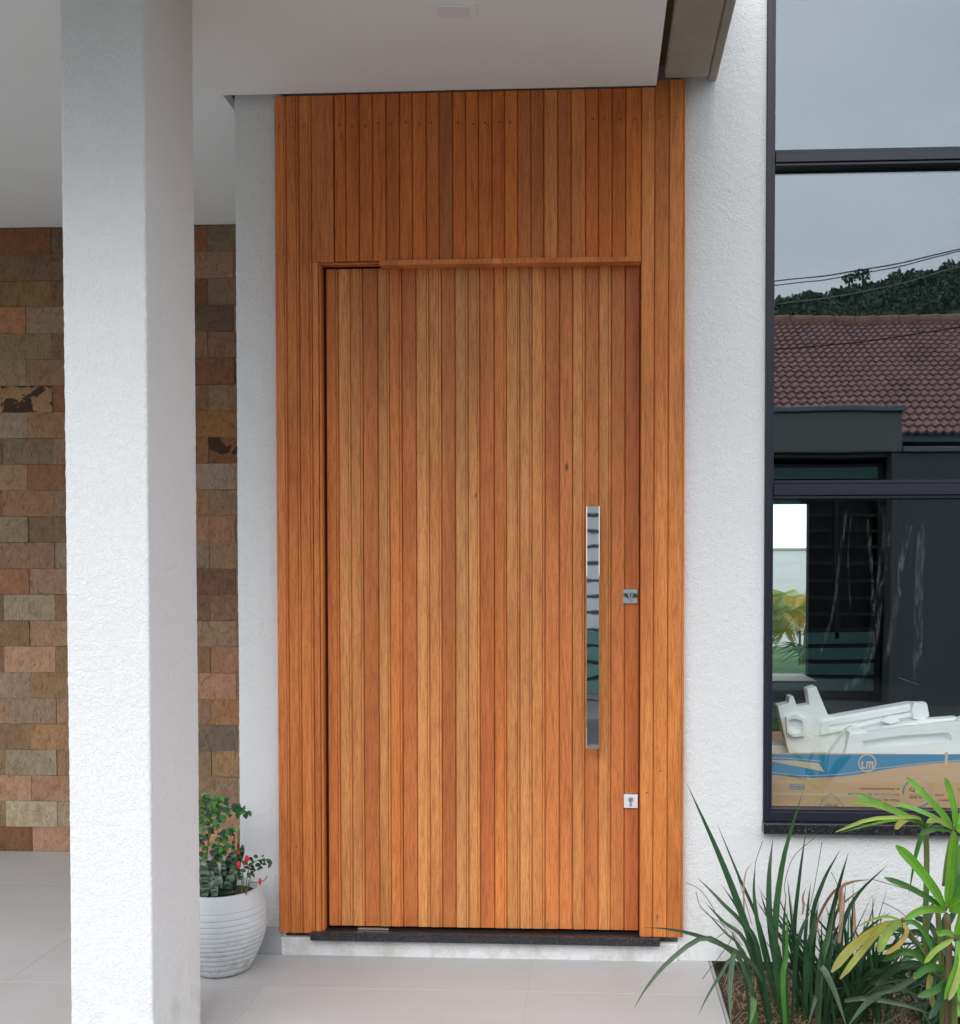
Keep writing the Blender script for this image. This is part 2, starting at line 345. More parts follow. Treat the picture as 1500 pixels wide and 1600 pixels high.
simple('lawn', (0.05, 0.12, 0.03), 0.9, 0.3, 12, 0.4); simple('pvc_grey', (0.33, 0.35, 0.37), 0.4, 0.1, 6)
simple('lamp_glass', (0.76, 0.785, 0.80), 0.35, 0.03, 3)
simple('nail_rust', (0.19, 0.055, 0.018), 0.7, 0.2, 40)

H = 2.78          # height of the porch ceiling
# ------------------------------------------------------------------ plaster relief
def relief(x, y, z):
    p = Vector((x * 54, y * 54, z * 42))
    a = mnoise.noise(p + Vector((mnoise.noise(p * 0.9), mnoise.noise(p * 0.9 + Vector((9, 3, 1))), 0)) * 0.9)
    b = mnoise.noise(Vector((x * 95, y * 95, z * 80)))
    c = mnoise.noise(Vector((x * 3, y * 3, z * 2)))
    return max(0.0, a) * 0.0014 + b * 0.0005 + c * 0.0012
def relief_wall(mb, x0, x1, z0, z1, y, step, ny=-1.0, sides='', depth=0.05, ragged=False):
    """a patch of plastered wall facing -y with real relief; sides: which borders fold back into the wall"""
    nx = max(1, int(round((x1 - x0) / step))); nz = max(1, int(round((z1 - z0) / step)))
    V = []; F = []
    for j in range(nz + 1):
        z = z0 + (z1 - z0) * j / nz
        for i in range(nx + 1):
            x = x0 + (x1 - x0) * i / nx
            h = relief(x, y, z); ox = 0.0; oz = 0.0
            if i == 0 and 'l' in sides: ox = -h + 0.001
            if i == nx and 'r' in sides: ox = h - 0.001
            if j == 0 and ragged: oz = mnoise.noise(Vector((x * 40, 7, 0))) * 0.006
            V.append((x + ox, y - h, z + oz))
    w = nx + 1
    for j in range(nz):
        for i in range(nx): F.append((j * w + i, j * w + i + 1, (j + 1) * w + i + 1, (j + 1) * w + i))
    def fold(idx):
        base = len(V)
        for k in idx: vx, vy, vz = V[k]; V.append((vx, y + depth, vz))
        for a in range(len(idx) - 1): F.append((idx[a], base + a, base + a + 1, idx[a + 1]))
    if 'l' in sides: fold([(nz - j) * w for j in range(nz + 1)])
    if 'r' in sides: fold([j * w + nx for j in range(nz + 1)])
    if 't' in sides: fold([nz * w + nx - i for i in range(nx + 1)])
    if 'b' in sides: fold(list(range(w)))
    mb.add(V, F)

# ------------------------------------------------------------------ ground, street, porch
g = make('ground', [(-600, -900, -0.345), (600, -900, -0.345), (600, 300, -0.345), (-600, 300, -0.345)], [(0, 1, 2, 3)], M['ground']); tag(g, kind='structure')
drive = MB().box(-7, 8, -4.6, -3.0, -0.33, -0.13).build('driveway', M['paving']); tag(drive, kind='structure')
sw = MB().box(-40, 40, -5.6, -4.6, -0.34, -0.20).build('sidewalk', M['paving']); tag(sw, kind='structure')
st = make('street', [(-40, -7.4, -0.335), (40, -7.4, -0.335), (40, -5.6, -0.335), (-40, -5.6, -0.335)], [(0, 1, 2, 3)], M['asphalt']); tag(st, kind='structure')
sw2 = MB().box(-40, 40, -8.9, -7.4, -0.341, -0.235).build('sidewalk', M['paving']); tag(sw2, kind='structure')

porch = MB().box(-5.2, 0.366, -3.0, 0.30, -0.20, -0.0007).box(-5.2, -1.19, 0.30, 1.30, -0.20, -0.0007).build('porch_floor', M['grout']); tag(porch, kind='structure')
def tile(x0, x1, y0, y1):
    return MB().bbox(x0 + 0.0008, x1 - 0.0008, y0 + 0.0008, y1 - 0.0008, -0.0113, random.uniform(-0.0001, 0.0002), 0.0004)
xs = [-4.2, -3.4, -2.6, -1.8, -1.0, -0.2, 0.366]
ys = [-2.99, -2.28, -1.28, -0.28, 0.72, 1.19]
for i in range(len(xs) - 1):
    for j in range(len(ys) - 1):
        x0, x1, y0, y1 = xs[i], xs[i + 1], ys[j], ys[j + 1]
        if y0 > 0.5 and x0 > -1.2: continue
        if y0 > 0.5 and x1 > -1.2: x1 = -1.19
        if y1 > 0.5 and y0 < 0 and x0 > -1.05: y1 = 0.05
        tile(x0, x1, y0, y1).build('floor_tile', M['porcelain'], porch)

# ------------------------------------------------------------------ house front wall (plaster)
wall = MB()
relief_wall(wall, -1.167, -1.012, 0.0, 2.90, 0.0, 0.0045, sides='l', depth=0.19)
relief_wall(wall, 0.268, 0.5375, 0.0, 3.30, 0.0, 0.0045)
relief_wall(wall, 0.5375, 1.35, 0.0, 0.4215, 0.0, 0.0045)
relief_wall(wall, 1.35, 3.2, 0.0, 0.4215, 0.0, 0.03, sides='t', depth=0.12)
relief_wall(wall, 0.268, 0.5375, 3.30, 4.60, 0.0, 0.03, sides='r', depth=0.12)
relief_wall(wall, 0.268, 3.2, 4.60, 5.4, 0.0, 0.04, sides='b', depth=0.12)
relief_wall(wall, 2.30, 3.2, 0.4215, 4.60, 0.0, 0.03, sides='l', depth=0.12)
relief_wall(wall, -1.028, 0.268, -0.004, 0.0583, -0.014, 0.006, sides='ltr', depth=0.02, ragged=True)
for (a, b, z0, z1) in ((-1.155, 0.530, 2.30, 5.4), (-1.155, -0.93, 0, 2.30), (0.20, 0.530, 0, 2.30), (-0.93, 0.20, 0, 0.054),
                       (0.530, 3.2, 0, 0.412), (0.530, 3.2, 4.61, 5.4), (2.31, 3.2, 0.412, 4.61)):
    wall.box(a, b, 0.02, 0.19, z0, z1)
house_wall = wall.build('house_wall', M['plaster'], smooth=True)
tag(house_wall, 'white trowel-textured plaster wall around the wooden entrance and the tall window', 'wall', kind='thing')
skirt = MB().bbox(-1.16, -1.0265, -0.0125, 0.004, 0.0005, 0.0865, 0.0012).build('skirting', M['skirting_tile'], house_wall)
skirt['label'] = 'low grey tile skirting at the foot of the pier'

# porch column
col = MB()
cx0, cx1, cy0, cy1 = -1.281, -1.0772, -0.90, -0.586
per = []
def seg(ax, ay, bx, by, n):
    for k in range(n): per.append((ax + (bx - ax) * k / n, ay + (by - ay) * k / n))
seg(cx0, cy0, cx1, cy0, 48); seg(cx1, cy0, cx1, cy1, 70); seg(cx1, cy1, cx0, cy1, 8); seg(cx0, cy1, cx0, cy0, 12)
N = len(per); zs = [k * 0.0045 for k in range(int((H + 0.05) / 0.0045) + 1)]
Vc = []
for z in zs:
    for (x, y) in per:
        nx = -1 if abs(x - cx0) < 1e-6 else (1 if abs(x - cx1) < 1e-6 else 0)
        ny = -1 if abs(y - cy0) < 1e-6 else (1 if abs(y - cy1) < 1e-6 else 0)
        h = relief(x, y, z) - (0.0015 if nx and ny else 0)
        Vc.append((x + nx * h, y + ny * h, z))
Fc = [(j * N + i, j * N + (i + 1) % N, (j + 1) * N + (i + 1) % N, (j + 1) * N + i) for j in range(len(zs) - 1) for i in range(N)]
col.add(Vc, Fc)
column = smooth_flag(col.build('porch_column', M['plaster']), 60)
tag(column, 'square white textured plaster column holding up the porch ceiling beside the pot', 'column', kind='thing')

# ------------------------------------------------------------------ ceiling and concrete beam
ceil = MB()
# one board field over the entrance and the recess, with a shadow gap beside the pier
ceil.prism([(-5.2, -1.95, H), (-5.2, 1.215, H), (-1.193, 1.215, H), (-1.193, -0.0345, H), (0.190, -0.0345, H), (0.190, -1.95, H)], (0, 0, 0), (0, 0, 0.035))
ceiling = ceil.build('porch_ceiling', M['ceiling_paint']); tag(ceiling, 'smooth white board ceiling of the porch', 'ceiling', kind='thing')
MB().box(-5.3, 0.190, -1.95, -0.03, H + 0.12, H + 0.5).box(-5.3, -1.16, -0.03, 1.3, H + 0.12, H + 0.5).box(-5.3, 0.19, -2.00, -1.952, H - 0.05, H + 0.5).build('unseen_roof_slab', M['concrete'], ceiling)  # unseen roof added so no light leaks in above the ceiling
lt = MB()
lt.bbox(-0.455, -0.322, -0.538, -0.472, H - 0.004, H + 0.001, 0.0012)
lamp = lt.build('frame', M['ceiling_paint'])
lampE = thing('ceiling_light', (-0.39, -0.505, H)); lamp.parent = lampE; lamp.matrix_parent_inverse = Matrix.Translation(-Vector(lampE.location))
MB().bbox(-0.432, -0.345, -0.531, -0.479, H - 0.0062, H - 0.003, 0.001).build('diffuser', M['lamp_glass'], lampE)
tag(lampE, 'small rectangular white recessed light in the porch ceiling, switched off', 'light')

bm_ = MB()
bm_.bbox(0.215, 0.352, -1.95, -0.034, 2.800, 3.20, 0.006)
bm_.bbox(0.354, 0.380, -1.95, -0.003, 2.800, 3.20, 0.005)
beam = bm_.build('concrete_beam', M['concrete']); tag(beam, 'raw grey concrete beam with a long crack, jutting out above the cladding', 'beam', kind='thing')
MB().box(0.1905, 0.2145, -1.95, -0.034, 2.84, 3.1).build('dark_recess_fill', M['stem_brown'], beam)  # dark brown fill stands in for the shaded recess beside the beam

# ------------------------------------------------------------------ stone wall in the recess
SY = 1.20
sw_back = MB().box(-5.2, -1.10, SY + 0.012, SY + 0.2, 0, H + 0.3).build('stone_wall', M['mortar'])
tag(sw_back, 'split stone cladding wall in brown, rust and grey at the back of the recess', 'wall', kind='thing')
MB().box(-1.155, -1.10, 0.19, SY + 0.2, 0, H + 0.3).build('return_wall', M['plaster'], sw_back)
def srgb(r, g, b):
    def f(c): c /= 255.0; return c / 12.92 if c <= 0.04045 else ((c + 0.055) / 1.055) ** 2.4
    return (f(r), f(g), f(b))
PAL = [(128, 96, 74), (150, 116, 94), (118, 92, 66), (136, 124, 106), (156, 120, 100), (110, 74, 52), (124, 108, 80), (140, 110, 86), (106, 84, 64), (146, 128, 112)]
CL = {  # stones seen left of the column / right of the column: (row, slot) -> colour
 (1,'a'):(120,66,40),(1,'b'):(98,80,62),(1,'y'):(122,70,46),(1,'z'):(104,94,76),(2,'a'):(112,88,60),(2,'b'):(100,78,58),(2,'z'):(142,114,92),
 (3,'a'):(120,92,58),(3,'b'):(104,78,56),(3,'y'):(112,62,46),(3,'z'):(104,90,74),(4,'a'):(158,102,72),(4,'b'):(136,116,100),(4,'z'):(88,74,62),
 (5,'a'):(128,114,82),(5,'z'):(128,90,70),(6,'a'):(134,116,88),(6,'b'):(142,110,84),(6,'z'):(120,72,46),(7,'a'):(150,116,80),(7,'b'):(124,74,52),(7,'y'):(112,80,58),(7,'z'):(132,102,78),
 (8,'a'):(136,126,114),(8,'b'):(136,100,70),(8,'z'):(140,92,44),(9,'a'):(122,104,82),(9,'b'):(144,114,96),(9,'y'):(136,86,48),(9,'z'):(112,62,32),(10,'a'):(140,114,86),(10,'b'):(124,80,52),(10,'z'):(128,118,106),
 (11,'a'):(150,108,80),(11,'b'):(126,112,88),(11,'y'):(138,104,62),(11,'z'):(136,110,88),(12,'a'):(128,116,94),(12,'z'):(148,106,84),(13,'a'):(146,112,92),(13,'b'):(136,124,108),(13,'y'):(126,118,104),(13,'z'):(132,106,82),
 (14,'a'):(142,96,68),(14,'b'):(156,126,108),(14,'z'):(112,76,60),(15,'a'):(156,150,128),(15,'b'):(130,94,70),(15,'y'):(106,86,66),(15,'z'):(124,92,72),(16,'a'):(130,100,70),(16,'b'):(154,122,100),(16,'z'):(130,108,90),
 (17,'a'):(170,134,112),(17,'b'):(132,110,76),(17,'z'):(150,108,86),(18,'a'):(144,128,114),(18,'b'):(136,108,76),(18,'z'):(156,116,94),(19,'a'):(144,126,112),(19,'b'):(154,122,104),(19,'z'):(142,100,66),
 (20,'a'):(130,104,78),(20,'b'):(150,116,78),(20,'z'):(104,98,90),(21,'a'):(136,132,118),(21,'y'):(120,104,84),(21,'z'):(152,124,90),(22,'a'):(170,130,106),(22,'z'):(128,108,90),(23,'a'):(152,148,132),(23,'b'):(132,126,114),(23,'z'):(150,124,104),
 (24,'a'):(104,66,38),(24,'b'):(162,126,106),(24,'z'):(170,118,94)}
RH, RW = 0.1158, 0.2345
def stone(x0, x1, z0, z1, colr):
    d = random.uniform(0.0, 0.006); g_ = 0.0006; V = []; F = []
    a, b, c, e = x0 + g_, x1 - g_, z0 + g_, z1 - g_
    nx, nz = 5, 3
    for j in range(nz + 1):
        for i in range(nx + 1):
            edge = i in (0, nx) or j in (0, nz)
            V.append((a + (b - a) * i / nx + random.uniform(-.0006, .0006), SY - 0.004 - d - (0 if edge else random.uniform(-0.002, 0.006)) + (0.001 if edge else 0), c + (e - c) * j / nz + random.uniform(-.0007, .0007)))
    w = nx + 1
    for j in range(nz):
        for i in range(nx): F.append((j * w + i, j * w + i + 1, (j + 1) * w + i + 1, (j + 1) * w + i))
    ring = list(range(w)) + [j * w + nx for j in range(1, nz + 1)] + [nz * w + nx - i for i in range(1, nx + 1)] + [j * w for j in range(nz - 1, 0, -1)]
    n0 = len(V)
    for k in ring: V.append((V[k][0], SY + 0.014, V[k][2]))
    for q in range(len(ring)): F.append((ring[q], n0 + q, n0 + (q + 1) % len(ring), ring[(q + 1) % len(ring)]))
    return make('stone', V, F, M['stone'], sw_back, color=srgb(*colr))
for row in range(1, 25):
    z1 = 2.7757 - (row - 1) * RH; z0 = max(0.0, z1 - RH)
    off = -2.641 if row % 2 else -2.524
    for k in range(-4, 8):
        x0 = off + k * RW; x1 = x0 + RW
        if x1 < -3.5 or x0 > -1.16: continue
        x1 = min(x1, -1.158)
        slot = None
        if row % 2:  slot = {0: 'a', 1: 'b', 3: 'y', 4: 'z'}.get(k)
        else:        slot = {-1: 'a', 0: 'b', 3: 'z'}.get(k)
        colr = CL.get((row, slot)) or random.choice(PAL)
        kk = random.uniform(0.95, 1.06); gm = sum(colr) / 3; colr = tuple(q * .76 + w_ * .24 for q, w_ in zip(colr, (140, 114, 92))); gm = sum(colr) / 3; colr = tuple((gm + (q - gm) * 0.78) * kk * wq for q, wq in zip(colr, (1.20, 1.13, 1.05)))
        s_ = stone(x0, x1, z0, z1, colr)
        if (row, slot) in ((7, 'a'), (9, 'z')):
            s_.data.materials[0] = M['stained_stone']

# ------------------------------------------------------------------ wooden cladding around the door
LIGHT, ORANGE, MID, DARK, RED = (0.655, 0.270, 0.086), (0.66, 0.224, 0.058), (0.62, 0.205, 0.057), (0.555, 0.182, 0.052), (0.535, 0.165, 0.046)
def jit(c, a=0.07):
    k = 1 + random.uniform(-a, a); q = 1 + random.uniform(-a, a) * 0.6
    return (c[0] * k, c[1] * k * q, c[2] * k * q)
def slat(name, x0, x1, yf, yb, z0, z1, parent, color, bead=False):
    """a board with chamfered front edges and, on some, a bead worked along one edge"""
    w = x1 - x0; ch = 0.0028; gp = 0.0005
    a, b = x0 + gp, x1 - gp
    prof = [(a, yb), (a, yf + ch * 1.3), (a + ch, yf)]
    if bead:
        prof += [(b - 0.0085, yf), (b - 0.0072, yf + 0.0030), (b - 0.0060, yf + 0.0006), (b - ch, yf + 0.0004)]
    else: prof += [(b - ch, yf)]
    prof += [(b, yf + ch * 1.3), (b, yb)]
    n = len(prof); org = ((x0 + x1) / 2, yf, z0)
    V = [(x, y, z0) for x, y in prof] + [(x, y, z1) for x, y in prof]
    F = [tuple(range(n - 1, -1, -1)), tuple(range(n, 2 * n))] + [(i, (i + 1) % n, (i + 1) % n + n, i + n) for i in range(n)]
    return make(name, V, F, M['wood'], parent, color=color, origin=org)
clad = thing('wood_cladding', (-0.37, 0.0, 0.08))
tag(clad, 'vertical orange hardwood board cladding framing the front door up to the ceiling', 'cladding')
YF = -0.030
for (a, b, c) in ((-1.0285, -0.9900, MID), (-0.9900, -0.9496, ORANGE), (-0.9496, -0.9090, ORANGE)):
    slat('slat', a, b, YF - random.uniform(0, .0015), 0.0135, 0.079, H - 0.006, clad, jit(c), True)
slat('slat', -0.9090, -0.8890, YF + 0.001, 0.0135, 0.079, 2.2462, clad, jit(ORANGE))
slat('slat', -0.9090, -0.8362, YF - 0.0005, 0.0135, 2.2466, H - 0.006, clad, jit(DARK))
slat('jamb', -0.8888, -0.8808, YF + 0.004, 0.075, 0.079, 2.240, clad, jit(ORANGE, .03))
up = [-0.8338, -0.7972, -0.7539, -0.7106, -0.6674, -0.6243, -0.5831, -0.5381, -0.498, -0.4541, -0.4121, -0.3712, -0.3284, -0.2885, -0.2468, -0.2051, -0.1635, -0.12, -0.0775, -0.0323, 0.0092, 0.0515, 0.0947, 0.1434]
UO = (0.62, 0.172, 0.034)  # same orange wood, shade under the ceiling put into its colour
upc = [UO]*8 + [DARK] + [UO]*5 + [RED, RED, DARK, DARK, MID] + [UO]*4
for k in range(len(up) - 1):
    slat('slat', up[k], up[k + 1], YF - random.uniform(0, .0012), 0.0135, 2.2485, H - 0.005, clad, jit(upc[k]))
rj = [0.1438, 0.1858, 0.2310, 0.2830]
for k in range(3):
    slat('slat', rj[k], rj[k + 1], YF - random.uniform(0.0005, .0015), 0.0135, 0.086, 2.7985 if k else H - 0.004, clad, jit((MID, ORANGE, ORANGE)[k]), k == 2)
MB().bbox(-0.6893, 0.1432, -0.041, 0.010, 2.2315, 2.2478, 0.0015).build('head_trim', M['wood'], clad, color=jit(MID))
MB().bbox(-0.888, -0.690, -0.026, 0.010, 2.2405, 2.2458, 0.001).build('head_trim', M['wood'], clad, color=jit(DARK))
MB().bbox(0.1444, 0.1540, 0.0140, 0.075, 0.079, 2.245, 0.001).build('jamb', M['wood'], clad, color=RED)
MB().box(-0.94, 0.21, 0.075, 0.0785, 0.05, 2.32).build('dark_gap_sheet', M['void_dark'], clad)  # black sheet stands in for the shade in the gap round the door
MB().box(-0.89, 0.155, 0.0136, 0.074, 2.2462, 2.262).build('dark_gap_strip', M['void_dark'], clad)  # black strip stands in for the shade in the gap over the door
for k in range(len(up) - 1):
    if k in (8, 14, 15, 16, 17, 18): continue
    x = (up[k] + up[k + 1]) / 2 + random.uniform(-.004, .004); z = 2.679 + random.uniform(-.005, .005)
    m_ = MB().tube([(x, YF - 0.0022, z), (x, YF + 0.004, z)], 0.0034, 8); m_.build('nail', M['nail_rust'], clad)
for x, z in ((-1.012, 2.679), (-0.972, 2.677), (-0.931, 2.681), (0.165, 2.683), (0.207, 2.685), (0.257, 2.680), (0.165, .55), (0.209, .62), (-0.97, .36)):
    MB().tube([(x, YF - 0.0024, z), (x, YF + 0.004, z)], 0.0026, 8).build('nail', M['nail_rust'], clad)

# ------------------------------------------------------------------ front door
door = thing('front_door', (-0.37, 0.03, 0.095))
tag(door, 'wide front door of light and dark vertical wood strips with a long chrome pull', 'door', kind='thing')
ds = [-0.8718, -0.8318, -0.7921, -0.7524, -0.7024, -0.6649, -0.6253, -0.5775, -0.536, -0.4966, -0.451, -0.4097, -0.3725, -0.325, -0.2859, -0.2426, -0.2036, -0.1615, -0.1153, -0.0723, -0.0335, 0.0115, 0.0503, 0.0951, 0.1425]
dc = [MID, LIGHT, LIGHT, RED, LIGHT, ORANGE, RED, LIGHT, LIGHT, DARK, (0.61, 0.270, 0.096), LIGHT, RED, ORANGE, LIGHT, (0.61, 0.265, 0.092), LIGHT, DARK, DARK, LIGHT, DARK, LIGHT, DARK, RED]
for k in range(24):
    wide = dc[k] in (RED, DARK)
    slat('slat', ds[k], ds[k + 1], 0.0015 - random.uniform(0, .0014) + (0.0022 if wide else 0), 0.0165, 0.0947, 2.2330, door, jit(dc[k], .05), not wide)
MB().box(-0.871, 0.142, 0.017, 0.055, 0.098, 2.232).build('core', M['wood'], door, color=DARK)
h_ = MB().bbox(-0.0270, 0.0132, -0.062, -0.050, 0.694, 1.463, 0.0012).build('handle', M['chrome'], door); h_['label'] = 'long flat polished chrome pull bar'
for z in (0.86, 1.30):
    MB().tube([(-0.007, -0.0495, z), (-0.007, 0.0035, z)], 0.009, 16).build('post', M['chrome'], h_)
for (x, z) in ((0.1131, 1.177), (0.1156, 0.517)):
    m_ = MB().bbox(x - 0.0235, x + 0.0235, -0.0065, 0.0045, z - 0.0235, z + 0.0235, 0.0016)
    L = m_.build('lock', M['chrome'], door)
    MB().tube([(x, -0.0092, z + 0.004), (x, -0.006, z + 0.004)], 0.0088, 20).box(x - 0.0048, x + 0.0048, -0.0090, -0.006, z - 0.017, z - 0.003).build('cylinder', M['brushed_metal'], L)
    MB().box(x - 0.0012, x + 0.0012, -0.0098, -0.0085, z - 0.002, z + 0.010).build('keyhole', M['void_dark'], L)
MB().bbox(-0.7738, -0.6722, -0.012, 0.03, 0.0862, 0.0905, 0.0008).build('pivot_plate', M['brushed_metal'], door)
thr = MB()
thr.bbox(-0.9224, 0.2080, -0.047, 0.075, 0.0585, 0.0850, 0.003)
thr_o = thr.build('door_threshold', M['granite']); tag(thr_o, 'thin black granite threshold slab under the front door', 'threshold', kind='thing')

# ------------------------------------------------------------------ window
GY = 0.030
win = thing('tall_window', (1.42, 0.03, 0.45)); tag(win, 'tall dark aluminium window with three coated panes mirroring the sky and houses', 'window', kind='thing')
WX0, WX1 = 0.5378, 2.30
def member(name, x0, x1, z0, z1, y0, y1, c=0.0015): return MB().bbox(x0, x1, y0, y1, z0, z1, c).build(name, M['aluminium_dark'], win)
stile = member('stile', WX0, 0.5560, 0.4585, 4.598, -0.012, 0.075)
MB().bbox(0.5562, 0.5660, -0.003, 0.024, 0.4960, 4.55, 0.001).build('bead', M['aluminium_dark'], stile)
stile2 = member('stile', WX1 - 0.03, WX1, 0.4585, 4.598, -0.012, 0.075)
sill_r = member('rail', 0.5562, WX1 - 0.031, 0.4585, 0.4890, -0.0115, 0.075)
MB().bbox(0.5562, WX1 - 0.031, -0.002, 0.024, 0.4892, 0.4955, 0.001).build('bead', M['aluminium_dark'], sill_r)
for (z0, z1) in ((1.4875, 1.5452), (2.5334, 2.5852)):
    r_ = member('rail', 0.5664, WX1 - 0.031, z0 + 0.0105, z1 - 0.0125, -0.0105, 0.070)
    MB().bbox(0.5664, WX1 - 0.031, -0.003, 0.024, z1 - 0.0108, z1, 0.0012).build('bead', M['aluminium_dark'], r_)
    MB().bbox(0.5664, WX1 - 0.031, -0.005, 0.024, z0, z0 + 0.0090, 0.0012).build('bead', M['aluminium_dark'], r_)
    MB().box(0.5668, WX1 - 0.032, 0.002, 0.02, z1 - 0.0127, z1 - 0.0106).build('gasket', M['rubber_gasket'], r_)
member('rail', 0.5562, WX1 - 0.031, 4.55, 4.598, -0.0115, 0.075)
for (z0, z1) in ((0.4930, 1.4900), (1.5430, 2.5360), (2.5830, 4.5500)):
    MB().box(0.5600, WX1 - 0.028, GY, GY + 0.006, z0, z1).build('pane', M['coated_glass'], win)
sill = MB(); sill.bbox(0.5350, 2.32, -0.040, 0.10, 0.4225, 0.4570, 0.003)
sill_o = sill.build('window_sill', M['granite'], None); tag(sill_o, 'narrow black granite sill running under the tall window', 'sill', kind='thing')

# ------------------------------------------------------------------ room behind the window
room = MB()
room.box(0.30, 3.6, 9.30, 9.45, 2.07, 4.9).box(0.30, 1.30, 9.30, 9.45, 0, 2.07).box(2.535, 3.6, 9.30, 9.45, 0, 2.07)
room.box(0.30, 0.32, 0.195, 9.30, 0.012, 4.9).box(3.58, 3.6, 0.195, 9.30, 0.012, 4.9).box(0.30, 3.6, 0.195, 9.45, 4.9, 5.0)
room_o = room.build('room_shell', M['room_shade']); tag(room_o, 'dark unlit room behind the tall window', 'room', kind='thing')
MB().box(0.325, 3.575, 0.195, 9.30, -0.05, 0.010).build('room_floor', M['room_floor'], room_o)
MB().bbox(1.2, 2.50, 8.60, 9.46, 0.0125, 0.03, 0.004).build('doorstep', M['pale_stone'], room_o)  # pale colour stands in for daylight on the floor and threshold here
# back garden seen straight through the house
lawn = make('back_lawn', [(-12, 9.5, -0.10), (20, 9.5, -0.10), (20, 30, -0.10), (-12, 30, -0.10)], [(0, 1, 2, 3)], M['lawn']); tag(lawn, kind='structure')
fw = MB().box(-12, 20, 16.0, 16.2, -0.1, 1.66).build('garden_wall', M['fence_paint']); tag(fw, 'pale grey garden wall seen through the house beyond the palms', 'wall', kind='thing')
MB().bbox(-12, 20, 15.97, 16.23, 1.663, 1.70, 0.005).build('coping', M['pale_stone'], fw)

# ------------------------------------------------------------------ leaves
def bez(P, t):
    P = [Vector(p) for p in P]
    while len(P) > 1: P = [P[i].lerp(P[i + 1], t) for i in range(len(P) - 1)]
    return P[0]
def catmull(P, t):
    P = [Vector(p) for p in P]; n = len(P) - 1; s_ = min(n - 1e-6, t * n); i = int(s_); u = s_ - i
    a, b = P[i], P[i + 1]; p0 = P[i - 1] if i else a * 2 - b; p3 = P[i + 2] if i + 2 <= n else b * 2 - a
    return 0.5 * ((2 * a) + (b - p0) * u + (2 * p0 - 5 * a + 4 * b - p3) * u * u + (3 * a - p0 - 3 * b + p3) * u ** 3)
def blade_mesh(path, width, n=12, prof='strap', fold=0.25, twist=0.0, face=(0.15, -1, 0.25)):
    """a strap leaf along a path of 3-D points: folded along its midrib, tapering, a little twisted"""
    V = []; F = []; fc = Vector(face).normalized()
    for i in range(n + 1):
        t = i / n; p = catmull(path, t); q = catmull(path, min(1, t + 0.02)) - catmull(path, max(0, t - 0.02))
        q.normalize(); side = q.cross(fc)
        if side.length < 0.15: side = q.cross(Vector((1, 0.3, 0.2)))
        side.normalize(); nrm = side.cross(q).normalized()
        a = twist * t; side, nrm = side * math.cos(a) + nrm * math.sin(a), nrm * math.cos(a) - side * math.sin(a)
        if prof == 'strap': w = width * (0.62 + 0.38 * min(1, t * 3)) * (1 - max(0, (t - 0.45) / 0.55) ** 1.6)
        elif prof == 'blunt': w = width * min(1, 0.45 + 2.6 * t) * (1 - 0.75 * max(0, (t - 0.82) / 0.18) ** 2)
        elif prof == 'even': w = width * (1 - 0.6 * max(0, (t - 0.85) / 0.15))
        else: w = width * max(0.03, math.sin(math.pi * min(1, 0.04 + t * 0.96)) ** 0.8)
        w = max(w, 0.0005) * 0.5
        V += [p - side * w + nrm * w * fold, p, p + side * w + nrm * w * fold]
    for i in range(n):
        a = i * 3; F += [(a, a + 1, a + 4, a + 3), (a + 1, a + 2, a + 5, a + 4)]
    return V, F
def leaf(name, path, width, parent, color, **kw):
    mat = kw.pop('mat', 'leaf')
    V, F = blade_mesh(path, width, **kw)
    o = make(name, V, F, M[mat], parent, True, color); nn = len(V) // 3 - 1
    uv = o.data.uv_layers.new(name='across_along')
    flat_uv = []
    for lp in o.data.loops: flat_uv += [(lp.vertex_index % 3) / 2, (lp.vertex_index // 3) / nn]
    uv.data.foreach_set('uv', flat_uv)
    return o

# areca palms in the back garden
def areca(loc, n, hgt, seed, label):
    rnd = random.Random(seed); root = thing('areca_palm', loc); tag(root, label, 'palm', 'palms in the back garden')
    for k in range(4):
        a = rnd.uniform(0, 6.28); p0 = Vector(loc) + Vector((math.cos(a), math.sin(a), 0)) * 0.07
        MB().tube([p0, p0 + Vector((math.cos(a) * .06, math.sin(a) * .06, hgt * .45))], [0.022, 0.014], 8).build('stem', M['stem_green'], root)
    for k in range(n):
        a = rnd.uniform(0, 6.28); ln = hgt * rnd.uniform(.8, 1.15); d = Vector((math.cos(a), math.sin(a), 0))
        base = Vector(loc) + d * 0.08 + Vector((0, 0, hgt * rnd.uniform(.15, .42)))
        path = [base, base + d * ln * .22 + Vector((0, 0, ln * .42)), base + d * ln * .52 + Vector((0, 0, ln * .60)), base + d * ln * .88 + Vector((0, 0, ln * rnd.uniform(.35, .56)))]
        mb = MB(); mb.tube([catmull(path, i / 8) for i in range(9)], [0.007 * (1 - .08 * i) for i in range(9)], 5)
        for i in range(3, 30):
            t = i / 30; p = catmull(path, t); tg = (catmull(path, min(1, t + .03)) - p).normalized(); sd_ = tg.cross(Vector((0, 0, 1))).normalized()
            L = ln * .30 * math.sin(math.pi * (0.15 + .8 * t)) 
            for s_ in (-1, 1):
                tip = p + (sd_ * s_ * .75 + tg * .65 + Vector((0, 0, .18))).normalized() * L - Vector((0, 0, L * .12))
                mid = p.lerp(tip, .5) + Vector((0, 0, L * .06)); V, F = blade_mesh([p, mid, tip], 0.020, n=3, prof='lance'); mb.add(V, F)
        cc = rnd.choice([(0.34, 0.40, 0.05), (0.50, 0.45, 0.06), (0.18, 0.32, 0.05), (0.55, 0.42, 0.06)])
        mb.build('frond', M['leaf'], root, True, cc)
areca((2.42, 11.6, -0.1), 15, 1.05, 3, 'yellow-green feathery palm at the edge of the opening seen through the room')
